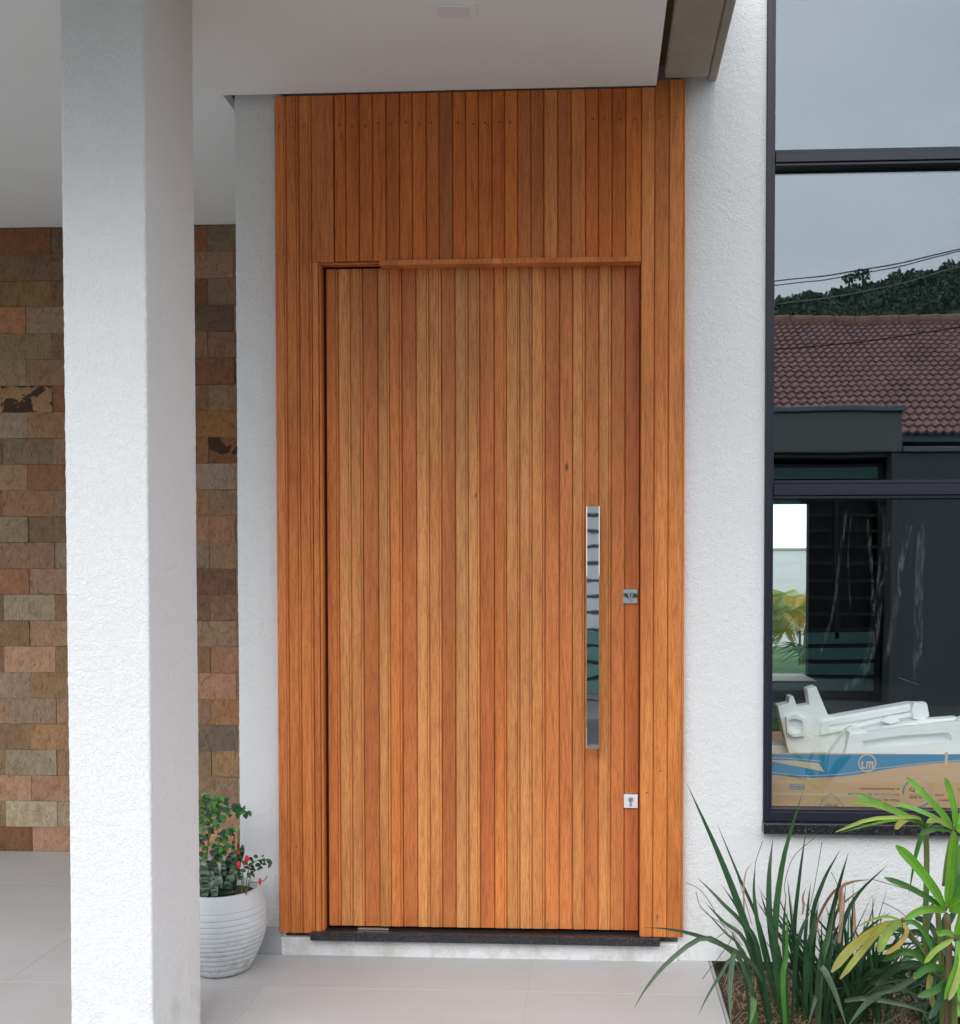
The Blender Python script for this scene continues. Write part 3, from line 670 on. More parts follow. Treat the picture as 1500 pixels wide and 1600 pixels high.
areca((3.02, 12.3, -0.1), 16, 1.10, 8, 'yellow-green feathery palm beside the dark door edge, seen through the room')
rg = thing('strappy_shrub', (2.95, 11.2, -0.1)); tag(rg, 'low fountain of thin green leaves below the palms in the back garden', 'plant')
for k in range(46):
    a = random.uniform(0, 6.28); L = random.uniform(.35, .6); d = Vector((math.cos(a), math.sin(a), 0)); b = Vector((2.95, 11.2, -0.1))
    leaf('leaf', [b, b + d * L * .35 + Vector((0, 0, L * .6)), b + d * L + Vector((0, 0, L * random.uniform(.1, .7)))], 0.02, rg, jit((0.07, 0.16, 0.05), .3), n=5)

# ------------------------------------------------------------------ carton, foam and film inside the window
BY = 0.115
box = thing('cardboard_box', (1.25, 0.35, 0.01)); tag(box, 'large printed cardboard carton, upside down, standing just inside the window', 'box')
MB().bbox(0.545, 1.86, BY, BY + 0.006, 0.0105, 0.6555, 0.001).build('front_panel', M['cardboard'], box)
MB().box(0.545, 0.551, BY + 0.0065, 0.60, 0.0105, 0.655).box(1.854, 1.86, BY + 0.0065, 0.60, 0.0105, 0.655).box(0.5515, 1.8535, 0.594, 0.60, 0.0105, 0.655).build('side_panel', M['cardboard'], box)
MB().box(0.5515, 1.8535, BY + 0.0065, 0.5935, 0.600, 0.606).build('flap', M['cardboard'], box)
def bx_(x, y): return 1180 + x / 4.6875, 1140 + y / 4.6875
PZ = [0]
def flat(name, pts, mat, lift, parent=box):
    P = [at(*bx_(*p), BY) for p in pts]
    V = [(p.x, BY - lift, p.z) for p in P]; n = len(V)
    V += [(p.x, BY - lift + 0.0003, p.z) for p in P]
    F = [tuple(range(n - 1, -1, -1))] + [((i + 1) % n, i, i + n, (i + 1) % n + n) for i in range(n)]
    return make(name, V, F, M[mat], parent)
def strip(name, pts, w, mat, lift, closed=False, parent=box):
    P = [at(*bx_(*p), BY) for p in pts]; V = []; F = []; n = len(P)
    for i in range(n):
        a, b = (P[(i - 1) % n], P[(i + 1) % n]) if closed else (P[max(i - 1, 0)], P[min(i + 1, n - 1)])
        d = (b - a).normalized(); s_ = Vector((-d.z, 0, d.x)) * (w / 2)
        for q in (P[i] - s_, P[i] + s_): V.append((q.x, BY - lift, q.z))
    for i in range(n if closed else n - 1):
        a, b = i * 2, ((i + 1) % n) * 2; F.append((a, a + 1, b + 1, b))
    return make(name, V, F, M[mat], parent)
wave = [(60, 318), (125, 330), (300, 350), (400, 354), (480, 352), (600, 345), (700, 335), (800, 320), (900, 300), (1050, 276), (1200, 257), (1350, 243), (1500, 232), (1900, 226)]
top = [(60, 181), (1900, 181)]
bw = [(x, y) for x, y in wave]
vp = []; fq = []
for (x, y) in wave:
    for q in (at(*bx_(x, 181), BY), at(*bx_(x, y), BY)): vp.append((q.x, BY - 0.0006, q.z))
for i in range(len(wave) - 1): a = i * 2; fq.append((a, a + 1, a + 3, a + 2))
make('blue_band', vp, fq, M['print_blue'], box)
flat('swoosh', [(60, 222), (130, 222), (300, 228), (465, 246), (510, 311), (420, 290), (300, 268), (130, 236), (60, 232)], 'print_pale', 0.0012)
strip('swoosh_line', [(60, 205), (200, 208), (330, 216), (480, 232)], 0.0022, 'print_pale', 0.0012)
strip('wave_line', [(x, y - 17 + (8 if x > 900 else 0)) for x, y in wave], 0.0020, 'print_pale', 0.0012)
flat('seam', [(1390, 165), (1412, 165), (1408, 262), (1386, 262)], 'print_pale', 0.0013)
ring = lambda cx, cy, r, a0, a1, n=28: [(cx + r * math.cos(a0 + (a1 - a0) * i / n), cy + r * math.sin(a0 + (a1 - a0) * i / n)) for i in range(n + (0 if abs(a1 - a0) > 6.2 else 1))]
strip('emblem_ring', ring(820, 245, 62, 0, 2 * math.pi), 0.0042, 'print_pale', 0.0018, True)
for (x0, x1, y0, y1) in ((776, 790, 232, 286), (812, 866, 232, 246), (812, 822, 246, 286), (832, 842, 246, 286), (852, 866, 246, 286), (790, 806, 272, 286)):
    flat('emblem_bar', [(x0, y0), (x1, y0), (x1, y1), (x0, y1)], 'print_pale', 0.0018)
flat('blue_patch', [(252, 398), (362, 402), (360, 440), (250, 434)], 'print_greyblue', 0.0008)
for yy in (410, 427):
    for xx in range(256, 352, 14): flat('patch_bar', [(xx, yy - 4), (xx + 9, yy - 3), (xx + 9, yy + 4), (xx, yy + 3)], 'print_pale', 0.0014)
flat('tape', [(130, 460), (700, 466), (1020, 470), (1020, 486), (700, 488), (130, 480)], 'print_pale', 0.0004)
strip('rounded_badge', [(455, 600), (475, 545), (510, 498), (553, 468), (600, 500), (640, 548), (662, 605)], 0.0026, 'print_greyblue', 0.0008)
strip('badge_line', [(515, 545), (608, 545)], 0.0008, 'print_dark', 0.0008)
strip('round_badge', ring(1190, 462, 104, 0, 2 * math.pi), 0.0007, 'print_greyblue', 0.0008, True)
strip('round_badge_arc', ring(1190, 462, 106, math.pi * .97, math.pi * 1.38, 12), 0.0038, 'print_blue', 0.0013)
strip('round_badge_arc', ring(1190, 462, 104, math.pi * .20, math.pi * .50, 12), 0.0038, 'print_blue', 0.0013)
strip('badge_line', [(1130, 472), (1245, 472)], 0.0007, 'print_dark', 0.0008)
def text(s_, px, py, height_px, bold=0.0, width_px=None):
    """upside-down print: px, py is the right-hand end where the line starts"""
    cu = bpy.data.curves.new('print', 'FONT'); cu.body = s_; cu.size = 1.0; cu.offset = bold
    ob = bpy.data.objects.new('print', cu); COL.objects.link(ob); bpy.context.view_layer.update()
    dg = bpy.context.evaluated_depsgraph_get(); me = bpy.data.meshes.new_from_object(ob.evaluated_get(dg)); bpy.data.objects.remove(ob)
    p = at(*bx_(px, py), BY); sc = height_px / 4.6875 / ppm(BY) / 0.72
    w = max(v.co.x for v in me.vertices); sx = sc if width_px is None else width_px / 4.6875 / ppm(BY) / w
    for v in me.vertices: v.co = Vector((p.x - v.co.x * sx, BY - 0.0007, p.z + 0.36 * sc - v.co.y * sc))
    me.materials.clear(); me.materials.append(M['print_dark'])
    o = bpy.data.objects.new('print', me); put(o, box); return o
text('e desenvolvimento', 1055, 438, 20, 0, 282); text('funcion\u00e1rios de Pesquisa', 1055, 480, 20, 0, 366); text('Mais de 10.000', 1055, 520, 20, 0, 220)
text('P&D', 1238, 440, 30, 0.012, 105); text('10.000', 1240, 496, 24, 0.006, 108); text('ANOS', 606, 568, 30, 0.02, 98)
text('todo', 1384, 482, 20, 0, 64); text('melhor', 1430, 521, 20, 0, 92); text('o', 1500, 440, 20)

def fpx(x, y): return 1180 + x / 2.857, 760 + y / 2.857
def foam_piece(name, pts, y0, y1, label, parent=None, hole=None):
    P = [at(*fpx(*p), y0) for p in pts]; mb = MB(); d = Vector((0, y1 - y0, 0))
    mb.prism([(p.x, y0, p.z) for p in P], (0, 0, 0), (0, y1 - y0, 0))
    o = mb.build(name, M['foam'], parent)
    m = o.modifiers.new('round', 'BEVEL'); m.width = 0.0016; m.segments = 2; m.limit_method = 'ANGLE'
    if label: tag(o, label, 'packing foam', 'foam packing pieces')
    return o
fa = foam_piece('foam_block', [(100, 980), (150, 968), (153, 940), (170, 936), (188, 985), (243, 975), (232, 905), (272, 893), (325, 1020), (345, 1030), (700, 968), (768, 972), (778, 1025), (760, 1046), (520, 1100), (420, 1145), (350, 1190), (150, 1190)], 0.235, 0.30,
                'notched white foam packing block with two prongs sticking up, leaning in the carton')
fb = foam_piece('foam_tray', [(330, 1200), (410, 1086), (500, 1092), (760, 1042), (905, 1030), (912, 1056), (1400, 1040), (1400, 1215), (330, 1215)], 0.185, 0.230, 'long white foam packing tray lying along the front of the carton')
# raised rim of the tray round its hollow
def ringed(outer, inner, y0, y1, parent):
    a = [at(*fpx(*p), y0) for p in outer]; b = [at(*fpx(*p), y0) for p in inner]; n = len(a)
    V = [(p.x, y0, p.z) for p in a] + [(p.x, y0, p.z) for p in b] + [(p.x, y1, p.z) for p in a] + [(p.x, y1, p.z) for p in b]
    F = []
    for i in range(n):
        j = (i + 1) % n
        F += [(i, j, j + n, i + n), (i + n, j + n, j + 3 * n, i + 3 * n), (i, i + 2 * n, j + 2 * n, j)]
    return make('rim', V, F, M['foam'], parent)
ringed([(138, 1028), (190, 1020), (226, 1040), (224, 1112), (172, 1120), (142, 1098)], [(150, 1042), (184, 1036), (212, 1050), (210, 1100), (178, 1106), (154, 1090)], 0.216, 0.2348, fa)
ringed([(300, 1052), (480, 1022), (690, 984), (720, 990), (722, 1022), (560, 1052), (420, 1086), (290, 1110)], [(330, 1066), (480, 1040), (672, 1006), (690, 1004), (694, 1008), (556, 1036), (420, 1066), (330, 1090)], 0.222, 0.2348, fa)
for (pp, y0, y1) in (([(404, 1086), (432, 1070), (470, 1082), (500, 1092), (486, 1126), (452, 1152), (420, 1140), (430, 1112)], 0.158, 0.1846), ([(560, 1046), (596, 1024), (640, 1030), (648, 1050), (604, 1062)], 0.205, 0.2215), ([(700, 1004), (708, 966), (764, 964), (776, 1018), (756, 1044), (712, 1040)], 0.200, 0.2345), ([(905, 1046), (925, 1030), (1010, 1026), (1010, 1060), (930, 1066)], 0.150, 0.1846)):
    foam_piece('lump', pp, y0, y1, None, fa)
ringed([(420, 1110), (640, 1078), (880, 1050), (1000, 1046), (1000, 1190), (760, 1200), (560, 1206), (400, 1200)],
       [(476, 1136), (640, 1112), (858, 1098), (872, 1106), (882, 1136), (742, 1150), (560, 1164), (490, 1168)], 0.150, 0.1848, fb)
fc_ = foam_piece('foam_slab', [(40, 1158), (330, 1150), (330, 1212), (40, 1212)], 0.305, 0.40, 'low white foam slab at the window edge, behind the carton front')

film = thing('plastic_film', (0.85, 0.05, 0.9)); tag(film, 'whitish strips painted as wrinkle highlights of thin clear plastic film behind the lower pane', 'plastic film')
for pts, w in (([(405, 105), (385, 260), (370, 370), (345, 560), (285, 760)], .010), ([(525, 70), (578, 140), (565, 350), (540, 560), (515, 720), (470, 840), (380, 915)], .030),
               ([(690, 170), (650, 330), (640, 450), (605, 640), (575, 800)], .018), ([(742, 160), (728, 400), (722, 640), (716, 860)], .030), ([(500, 150), (515, 320), (525, 450), (512, 640)], .014), ([(425, 140), (415, 330), (425, 560)], .006)):
    P = [at(*fpx(*p), 0.048 + random.uniform(-.004, .01)) for p in pts]
    V, F = blade_mesh(P, w, n=24, prof='even', fold=0.5, face=(0.2, -1, 0.05)); make('film_strip', V, F, M['film'], film, True)

# ------------------------------------------------------------------ the other side of the street (mirrored by the glass and the chrome)
nb = thing('neighbour_house', (3, -8.5, -0.24)); tag(nb, 'low dark grey house with red tiled roof mirrored in the tall window', 'house')
MB().bbox(-4.0, 3.415, -11.0, -8.50, 2.600, 3.040, 0.01).build('fascia', M['wall_grey_paint'], nb)
MB().bbox(-4.05, 3.440, -11.05, -8.46, 3.043, 3.100, 0.008).build('cap', M['metal_cap'], nb)
MB().bbox(3.300, 9.0, -10.4, -8.52, -0.30, 2.596, 0.01).build('wall', M['wall_graphite'], nb)
MB().bbox(3.42, 9.05, -10.4, -8.48, 2.600, 2.665, 0.008).build('cap', M['metal_cap'], nb)
MB().box(-4.0, 9.0, -13.2, -13.0, -0.3, 3.1).box(-4.0, -3.8, -13.0, -8.6, -0.3, 2.58).build('wall', M['wall_graphite'], nb)
MB().box(-3.8, 3.29, -12.98, -8.6, 2.55, 2.59).build('garage_ceiling', M['wall_graphite'], nb)
MB().bbox(3.3, 9.0, -11.12, -10.98, 3.02, 3.14, 0.01).build('gutter', M['metal_cap'], nb)
MB().tube([(2.1, -9.2, 1.05), (2.1, -9.2, 2.0)], 0.05, 14).tube([(2.1, -9.2, 1.95), (2.1, -9.2, 2.06)], 0.062, 14).build('drain_pipe', M['pvc_grey'], nb)
ez, ey, rz_, ry = 3.10, -10.9, 5.52, -15.0
sl = math.hypot(rz_ - ez, ry - ey); nc = 23; dirv = Vector((0, (ry - ey) / sl, (rz_ - ez) / sl)); nrm = Vector((0, (rz_ - ez) / sl, -(ry - ey) / sl))
rt = MB(); x0r, x1r, dx = -1.0, 11.0, 0.01966; nxr = int((x1r - x0r) / dx)
for k in range(nc):
    V = []; ca = sl / nc * k; cb = ca + sl / nc * 1.02
    for i in range(nxr + 1):
        x = x0r + dx * i; ph = (x + (k % 2) * 0.0) / 0.118 * 2 * math.pi; wv = 0.5 + 0.5 * math.sin(ph) ; wv = wv ** 0.8
        sag = 0.012 * math.sin(ph + 1.2)
        for (dist, lift) in ((ca - sag, 0.004), (ca - sag, 0.040), (cb, 0.006)):
            p = Vector((x, ey, ez)) + dirv * dist + nrm * (lift + 0.038 * wv); V.append(p)
    F = []
    for i in range(nxr):
        a = i * 3; b = a + 3; F += [(a, b, b + 1, a + 1), (a + 1, b + 1, b + 2, a + 2)]
    rt.add(V, F)
rto = rt.build('roof_tiles', M['roof_tile'], nb, True); rto['kind'] = 'stuff'; smooth_flag(rto, 40)
rdg = MB()
for k in range(34):
    x = -1.0 + k * 0.36; rdg.tube([(x, ry, rz_ + 0.02), (x + 0.375, ry, rz_ + 0.028)], [0.115, 0.125], 12)
ro = rdg.build('ridge_tiles', M['ridge_tile'], nb, True); ro['kind'] = 'stuff'
MB().box(-1.0, 11.0, -19.2, -15.02, 3.0, 3.05).prism([(-1.0, -15.02, 5.48), (-1.0, -15.12, 5.48), (-1.0, -19.2, 3.06), (-1.0, -19.1, 3.06)], (0, 0, 0), (12.0, 0, 0)).build('rear_roof', M['roof_tile'], nb)
gate = thing('slatted_gate', (0.6, -8.75, -0.22)); tag(gate, 'dark gate of wide green-grey horizontal boards mirrored in the lower pane', 'gate')
for i in range(14):
    z = -0.12 + i * 0.187
    if z + 0.142 > 2.5: break
    full = z < 0.50 or z > 2.15
    MB().bbox(-3.7 if full else 0.95, 3.20 if full else 2.33, -8.765, -8.735, z, z + 0.138, 0.003).build('board', M['gate_board'], gate)
    MB().bbox(-3.7, 3.20, -8.80, -8.768, z + 0.142, z + 0.182, 0.003).build('bar', M['black_metal'], gate)
for x in (2.34, 2.72): MB().bbox(x, x + 0.05, -8.79, -8.735, 0.50, 2.16, 0.003).build('stile', M['black_metal'], gate)
for x in (-3.75, -1.4, 0.9, 3.205): MB().bbox(x, x + 0.07, -8.83, -8.768, -0.235, 2.5, 0.003).build('post', M['black_metal'], gate)
dk = thing('gate_backing', (1.9, -8.9, -0.22)); tag(dk, 'added backing behind the slatted gate, black for the dark garage, pale for a lit court', 'panel')
MB().box(0.95, 3.2, -9.02, -9.0, -0.235, 2.5).build('panel', M['black_metal'], dk)  # black sheet stands in for the dark inside of the garage
MB().box(-3.5, 0.948, -9.02, -9.0, -0.235, 2.5).build('panel', M['fence_paint'], dk)  # pale sheet added so the chrome mirrors bright gaps between the bars
for k, (pa, pb, r_, mt, lb) in enumerate((((1208, 440), (1500, 390), 0.0065, 'cable_black', 'upper black overhead cable crossing the mirrored hill top'), ((1208, 447), (1500, 393), 0.0055, 'cable_black', 'second black overhead cable just under the upper one in the mirrored sky'),
                                   ((1208, 477), (1500, 417), 0.007, 'cable_pale', 'pale overhead cable crossing the dark mirrored hillside'), ((1208, 548), (1500, 510), 0.0065, 'cable_black', 'black overhead cable crossing the mirrored red roof'))):
    def mir(p, Yp): q = at(p[0], p[1], 2 * GY - Yp); return Vector((q.x, Yp, q.z))
    A = mir(pa, -7.4); B = mir(pb, -6.6); d = B - A
    pts = [A + d * t_ - Vector((0, 0, 0.05 * (1 - (2 * t_ - 1) ** 2) * 0.6)) for t_ in [i / 24 * 5 - 2 for i in range(25)]]
    o = MB().tube(pts, r_, 6).build('overhead_cable', M[mt]); tag(o, lb, 'cable', 'overhead cables over the street')
# wooded hill
def hz(x, y):
    top = 39.0 + (x - 25) * 0.17; top = max(18, min(62, top)) + 1.2 * mnoise.noise(Vector((x * .05, 3, 0)))
    t_ = max(0.0, min(1.0, (-y - 45) / 105)); return -0.4 + (top + .4) * (t_ ** 1.15)
hv = []; hf = []; NX, NY = 60, 24
for j in range(NY + 1):
    for i in range(NX + 1): x = -150 + 400 * i / NX; y = -45 - 120 * j / NY; hv.append((x, y, hz(x, y)))
for j in range(NY):
    for i in range(NX): a = j * (NX + 1) + i; hf.append((a, a + 1, a + NX + 2, a + NX + 1))
ho = make('hill', hv, hf, M['woodland'], smooth=True); tag(ho, kind='structure')
wd = MB(); rnd = random.Random(5)
def crown(c, r, n, sq=0.8):
    for _ in range(n):
        v = Vector((rnd.gauss(0, 1), rnd.gauss(0, 1), rnd.gauss(0, 1))).normalized() * r * rnd.uniform(.55, 1.0); v.z *= sq
        p = c + v; s_ = r * rnd.uniform(.13, .27); a = Vector((rnd.gauss(0, 1), rnd.gauss(0, 1), rnd.gauss(0, 1))).normalized(); b = a.cross(Vector((rnd.gauss(0, 1), rnd.gauss(0, 1), rnd.gauss(0, 1)))).normalized()
        wd.add([p - a * s_, p - b * s_ * .7, p + a * s_, p + b * s_ * .7], [(0, 1, 2, 3)])
for k in range(3000):
    x = rnd.uniform(5, 75); y = -150 + abs(rnd.gauss(0, 26)) if k % 3 else -150 + rnd.uniform(-2, 3)
    if y > -130 and rnd.random() < .85: continue
    y = min(y, -62); r = rnd.uniform(.5, 1.2) if rnd.random() < .85 else rnd.uniform(1.1, 1.8)
    crown(Vector((x, y, hz(x, y) + r * .35)), r, 60)
for (x, dz, r) in ((30.5, 1.3, 1.3), (36.2, 2.6, 1.1), (38.0, 2.7, 1.3), (43.0, 1.3, 1.8), (44.6, 1.1, 1.6), (50.5, 1.2, 1.7), (22, 1, 1.5)):
    c = Vector((x, -150, hz(x, -150) + dz)); crown(c, r, 110, .55)
    wd.tube([c - Vector((0, 0, dz + .5)), c], [.22, .12], 5)
wo = wd.build('woodland', M['woodland']); tag(wo, 'dark green woodland covering the hill mirrored in the tall window', 'woodland', kind='stuff')

# ------------------------------------------------------------------ planting bed by the wall
def soilz(x, y): return -0.022 + 0.016 * mnoise.noise(Vector((x * 4, y * 4, 0))) + 0.008 * mnoise.noise(Vector((x * 18, y * 18, 2)))
NX, NY = 110, 110; hv = []; hf = []
for j in range(NY + 1):
    for i in range(NX + 1): x = 0.378 + 2.8 * i / NX; y = -2.99 + 2.985 * j / NY; hv.append((x, y, soilz(x, y)))
for j in range(NY):
    for i in range(NX): a = j * (NX + 1) + i; hf.append((a, a + 1, a + NX + 2, a + NX + 1))
bed = make('soil_bed', hv, hf, M['soil'], smooth=True); tag(bed, kind='structure')
MB().box(0.378, 3.2, -2.99, -0.002, -0.33, -0.06).build('bed_base', M['soil'], bed)
edge = MB().bbox(0.3675, 0.3770, -2.99, -0.004, -0.20, 0.001, 0.001).build('bed_edging', M['kerb']); tag(edge, 'thin grey edging strip between the tiled porch and the planting bed', 'edging', kind='thing')
dg_ = {}
def straw(n, cols, name, label, lmin, lmax, w, up_):
    mb = MB(); rr = random.Random(len(name))
    for _ in range(n):
        x = 0.39 + 1.35 * rr.random(); y = -0.02 - 1.15 * rr.random() ** 0.9; a = rr.uniform(0, 6.28); L = rr.uniform(lmin, lmax)
        p = Vector((x, y, soilz(x, y) + 0.002)); d = Vector((math.cos(a), math.sin(a), 0)); hgt = rr.uniform(*up_) * L
        if (p + d * L).x < 0.385 or (p + d * L).y > -0.01: continue
        q = p + d * L * .5 + Vector((0, 0, hgt)); e = p + d * L + Vector((0, 0, hgt * rr.uniform(.1, 1.1)))
        s_ = Vector((-d.y, d.x, 0)) * w
        mb.add([p - s_, p + s_, q + s_ * .8, q - s_ * .8, e], [(0, 1, 2, 3), (3, 2, 4)])
    o = mb.build(name, M['soft_leaf'], None, False, cols); tag(o, label, 'mulch', kind='stuff'); return o
straw(5200, (0.44, 0.30, 0.15), 'dry_grass', 'dry brown grass mulch covering the planting bed', 0.02, 0.08, 0.0011, (0.05, 0.5))
straw(2600, (0.24, 0.19, 0.07), 'dead_grass', 'darker half-rotted grass lying among the mulch', 0.02, 0.06, 0.0010, (0.05, 0.35))
straw(900, (0.10, 0.16, 0.035), 'green_grass', 'short thin green grass sprouting through the mulch', 0.015, 0.05, 0.0008, (0.4, 1.0))

def ipx(x, y): return 980 + x / 2.885, 1200 + y / 2.885
def rooted(path, Yb):
    p = path[0]; path[0] = Vector((p.x, p.y, soilz(p.x, p.y) - 0.005)) if p.z < 0.12 else p
    return path
iris = thing('iris_clump', (0.69, -0.38, 0)); tag(iris, 'clump of dark green sword-shaped leaves growing against the white wall', 'plant')
DG, G2, BG, BR = (0.024, 0.072, 0.030), (0.040, 0.115, 0.040), (0.075, 0.125, 0.070), (0.24, 0.125, 0.070)
IR = [  # points in order from the root, width in photo pixels, colour, depth at root and at tip
 ([(640,1040),(560,790),(430,430),(268,68)], 13, DG, -.40, -.30), ([(705,1060),(665,800),(700,430),(792,105)], 12, G2, -.42, -.38), ([(720,1060),(650,760),(640,500),(657,315)], 11, DG, -.40, -.30),
 ([(770,1060),(752,760),(775,500),(806,280)], 9, DG, -.36, -.25), ([(700,1040),(600,720),(500,480),(405,250)], 6, DG, -.34, -.22), ([(660,1030),(560,770),(420,600),(318,495)], 8, G2, -.40, -.30),
 ([(640,1020),(540,800),(430,690),(350,605)], 8, DG, -.42, -.30), ([(890,1050),(900,780),(945,560),(998,378)], 12, DG, -.38, -.34), ([(860,1040),(830,720),(880,520),(962,365)], 9, DG, -.34, -.22),
 ([(900,1030),(960,760),(1030,580),(1175,435)], 9, DG, -.42, -.34), ([(730,1060),(708,860),(706,700),(717,560)], 8, G2, -.45, -.40), ([(800,1050),(812,860),(835,740),(855,632)], 12, DG, -.40, -.38),
 ([(690,1040),(600,770),(570,570),(578,425)], 9, G2, -.36, -.28), ([(640,1020),(560,780),(500,640),(425,525)], 7, DG, -.44, -.40), ([(790,1040),(800,800),(812,640),(828,510)], 7, DG, -.36, -.30),
 ([(650,1000),(590,820),(530,700),(475,600)], 9, DG, -.46, -.44), ([(705,1090),(690,880),(640,700),(600,560)], 10, DG, -.46, -.42), ([(715,1110),(700,950),(716,840),(722,640)], 11, (0.07,0.19,0.035), -.50, -.46),
 ([(740,1080),(760,850),(790,720),(830,640)], 8, DG, -.44, -.40), ([(860,1080),(870,900),(905,760),(935,620)], 13, G2, -.48, -.42), ([(850,1060),(900,880),(950,760),(985,690)], 10, DG, -.44, -.36),
 ([(600,980),(520,830),(440,740),(330,620)], 5, DG, -.36, -.24), ([(600,1000),(540,880),(500,800),(470,740)], 9, DG, -.50, -.46), ([(560,1010),(530,930),(510,880),(500,850)], 7, DG, -.48, -.5),
 ([(610,960),(560,880),(480,822),(340,762),(200,728),(72,718)], 9, BG, -.50, -.62), ([(560,930),(470,830),(345,765),(190,870),(90,985),(30,1085)], 9, BG, -.50, -.80), ([(520,940),(470,860),(420,930),(360,1030),(320,1115)], 7, BG, -.52, -.72),
 ([(560,1000),(490,830),(465,930),(462,1060),(470,1170)], 11, BG, -.58, -.74), ([(850,1040),(870,900),(920,980),(955,1070),(990,1170)], 13, BG, -.60, -.76), ([(1180,1000),(1120,1030),(1060,1080),(995,1165)], 11, BG, -.58, -.74),
 ([(980,1050),(1080,1038),(1250,1068),(1390,1118)], 10, BG, -.60, -.66), ([(850,1080),(855,1040),(835,1080),(815,1170)], 10, BG, -.62, -.74), ([(575,1100),(572,1050),(565,1100),(550,1170)], 12, (0.08,0.19,0.045), -.68, -.76),
 ([(960,1020),(1020,900),(1080,830),(1130,770)], 12, DG, -.40, -.34), ([(960,1030),(1050,920),(1120,870),(1200,820)], 11, DG, -.44, -.44), ([(960,1030),(1060,960),(1150,910),(1240,880)], 11, DG, -.50, -.54),
 ([(960,1040),(1070,990),(1180,960),(1290,950)], 10, DG, -.52, -.6), ([(940,1010),(1000,840),(1090,720),(1195,645)], 7, DG, -.38, -.30), ([(970,1010),(1100,860),(1200,800),(1330,790)], 10, DG, -.42, -.46),
 ([(950,1000),(1060,830),(1160,760),(1270,740)], 8, G2, -.36, -.32), ([(990,1030),(1130,930),(1260,900),(1370,930)], 10, DG, -.46, -.56), ([(985,1040),(1120,1000),(1240,1000),(1340,1040)], 9, DG, -.5, -.64),
 ([(960,1000),(985,880),(1030,800),(1090,690),(1118,580)], 6, BG, -.34, -.2),
 ([(940,1000),(968,760),(960,560),(1010,515),(1100,503)], 7, BR, -.38, -.34), ([(848,760),(860,680),(905,590),(960,535),(1060,505)], 6, BR, -.36, -.30), ([(955,790),(965,680),(972,600),(970,530)], 8, (0.42,0.24,0.16), -.40, -.36), ([(1022,790),(1024,700),(1022,620),(1028,560)], 6, (0.44,0.24,0.16), -.38, -.34),
 ([(940,760),(930,690),(965,620),(1060,540)], 6, BR, -.36, -.34), ([(790,660),(795,620),(792,580),(808,535)], 4, BR, -.34, -.3), ([(530,700),(525,560),(535,470),(570,420)], 3, (0.34,0.24,0.18), -.3, -.24)]
for (pts, wpx, c_, ya, yb) in IR:
    n = len(pts); P = [at(*ipx(*p), ya + (yb - ya) * i / (n - 1)) for i, p in enumerate(pts)]
    P = rooted(P, ya)
    tipdown = P[-1].z < P[0].z + .05
    leaf('leaf', P, wpx * 0.84 / ppm((ya + yb) / 2), iris, jit(c_, .14), n=14, fold=random.uniform(.1, .45), twist=random.uniform(-.5, .5), face=(random.uniform(-.5, .6), -1, .3))
rr = random.Random(21)
for k in range(110):
    a = rr.uniform(math.pi * 0.05, math.pi * 0.95); base = Vector((0.69 + rr.uniform(-.10, .13), -.36 + rr.uniform(-.10, .10), -.02)); L = rr.uniform(.18, .40); sp = rr.uniform(.1, .7)
    d = Vector((math.cos(a) * sp, rr.uniform(-.45, .25) * sp, 1)).normalized()
    e = base + d * L; e.y = min(e.y, -.03)
    bend = Vector((math.cos(a), 0, -.3)) * L * .12 * sp
    leaf('leaf', [base, base.lerp(e, .5) - bend * .5, e + bend], rr.uniform(.005, .012), iris, jit(DG, .25), n=9, fold=rr.uniform(.1, .5), twist=rr.uniform(-.6, .6), face=(rr.uniform(-.7, .7), -1, .2))
for (pts, yy) in (([(610,330),(580,420),(575,470),(572,520)], -.12), ([(850,310),(750,400),(710,520),(716,590)], -.15), ([(878,335),(855,470),(830,600),(800,700)], -.2), ([(920,470),(945,520),(950,560),(955,600)], -.22), ([(1100,500),(1240,540),(1380,580)], -.2), ([(1150,605),(1220,640),(1280,690)], -.25), ([(265,515),(340,560),(420,690),(460,760)], -.2), ([(310,560),(340,640),(450,720),(520,800)], -.26), ([(480,430),(520,560),(560,700)], -.2), ([(340,950),(400,870),(460,790),(480,740)], -.4), ([(400,770),(440,745),(470,770)], -.45)):
    MB().tube([catmull([at(*ipx(*p), yy) for p in pts], i / 10) for i in range(11)], 0.0011, 5).build('dry_stalk', M['stem_brown'], iris)

second = thing('arching_iris', (1.06, -0.46, 0)); tag(second, 'lower clump of dark arching leaves behind the lady palm', 'plant')
for k in range(125):
    a = rr.uniform(0, 6.28); base = Vector((1.05 + rr.uniform(-.12, .14), -.46 + rr.uniform(-.10, .10), -.02)); L = rr.uniform(.20, .46); d = Vector((math.cos(a), math.sin(a) * .7, 0)); up_ = rr.uniform(.35, .95)
    e = base + d * L * .85 + Vector((0, 0, L * up_ * .45)); m1 = base + d * L * .40 + Vector((0, 0, L * up_ * .75))
    for q in (e, m1): q.y = min(q.y, -.03)
    leaf('leaf', [base, m1, e], rr.uniform(.006, .013), second, jit(rr.choice([DG, DG, (0.016, 0.045, 0.026), BG]), .25), n=9, fold=rr.uniform(.1, .5), twist=rr.uniform(-.6, .6), face=(rr.uniform(-.7, .7), -1, .4))
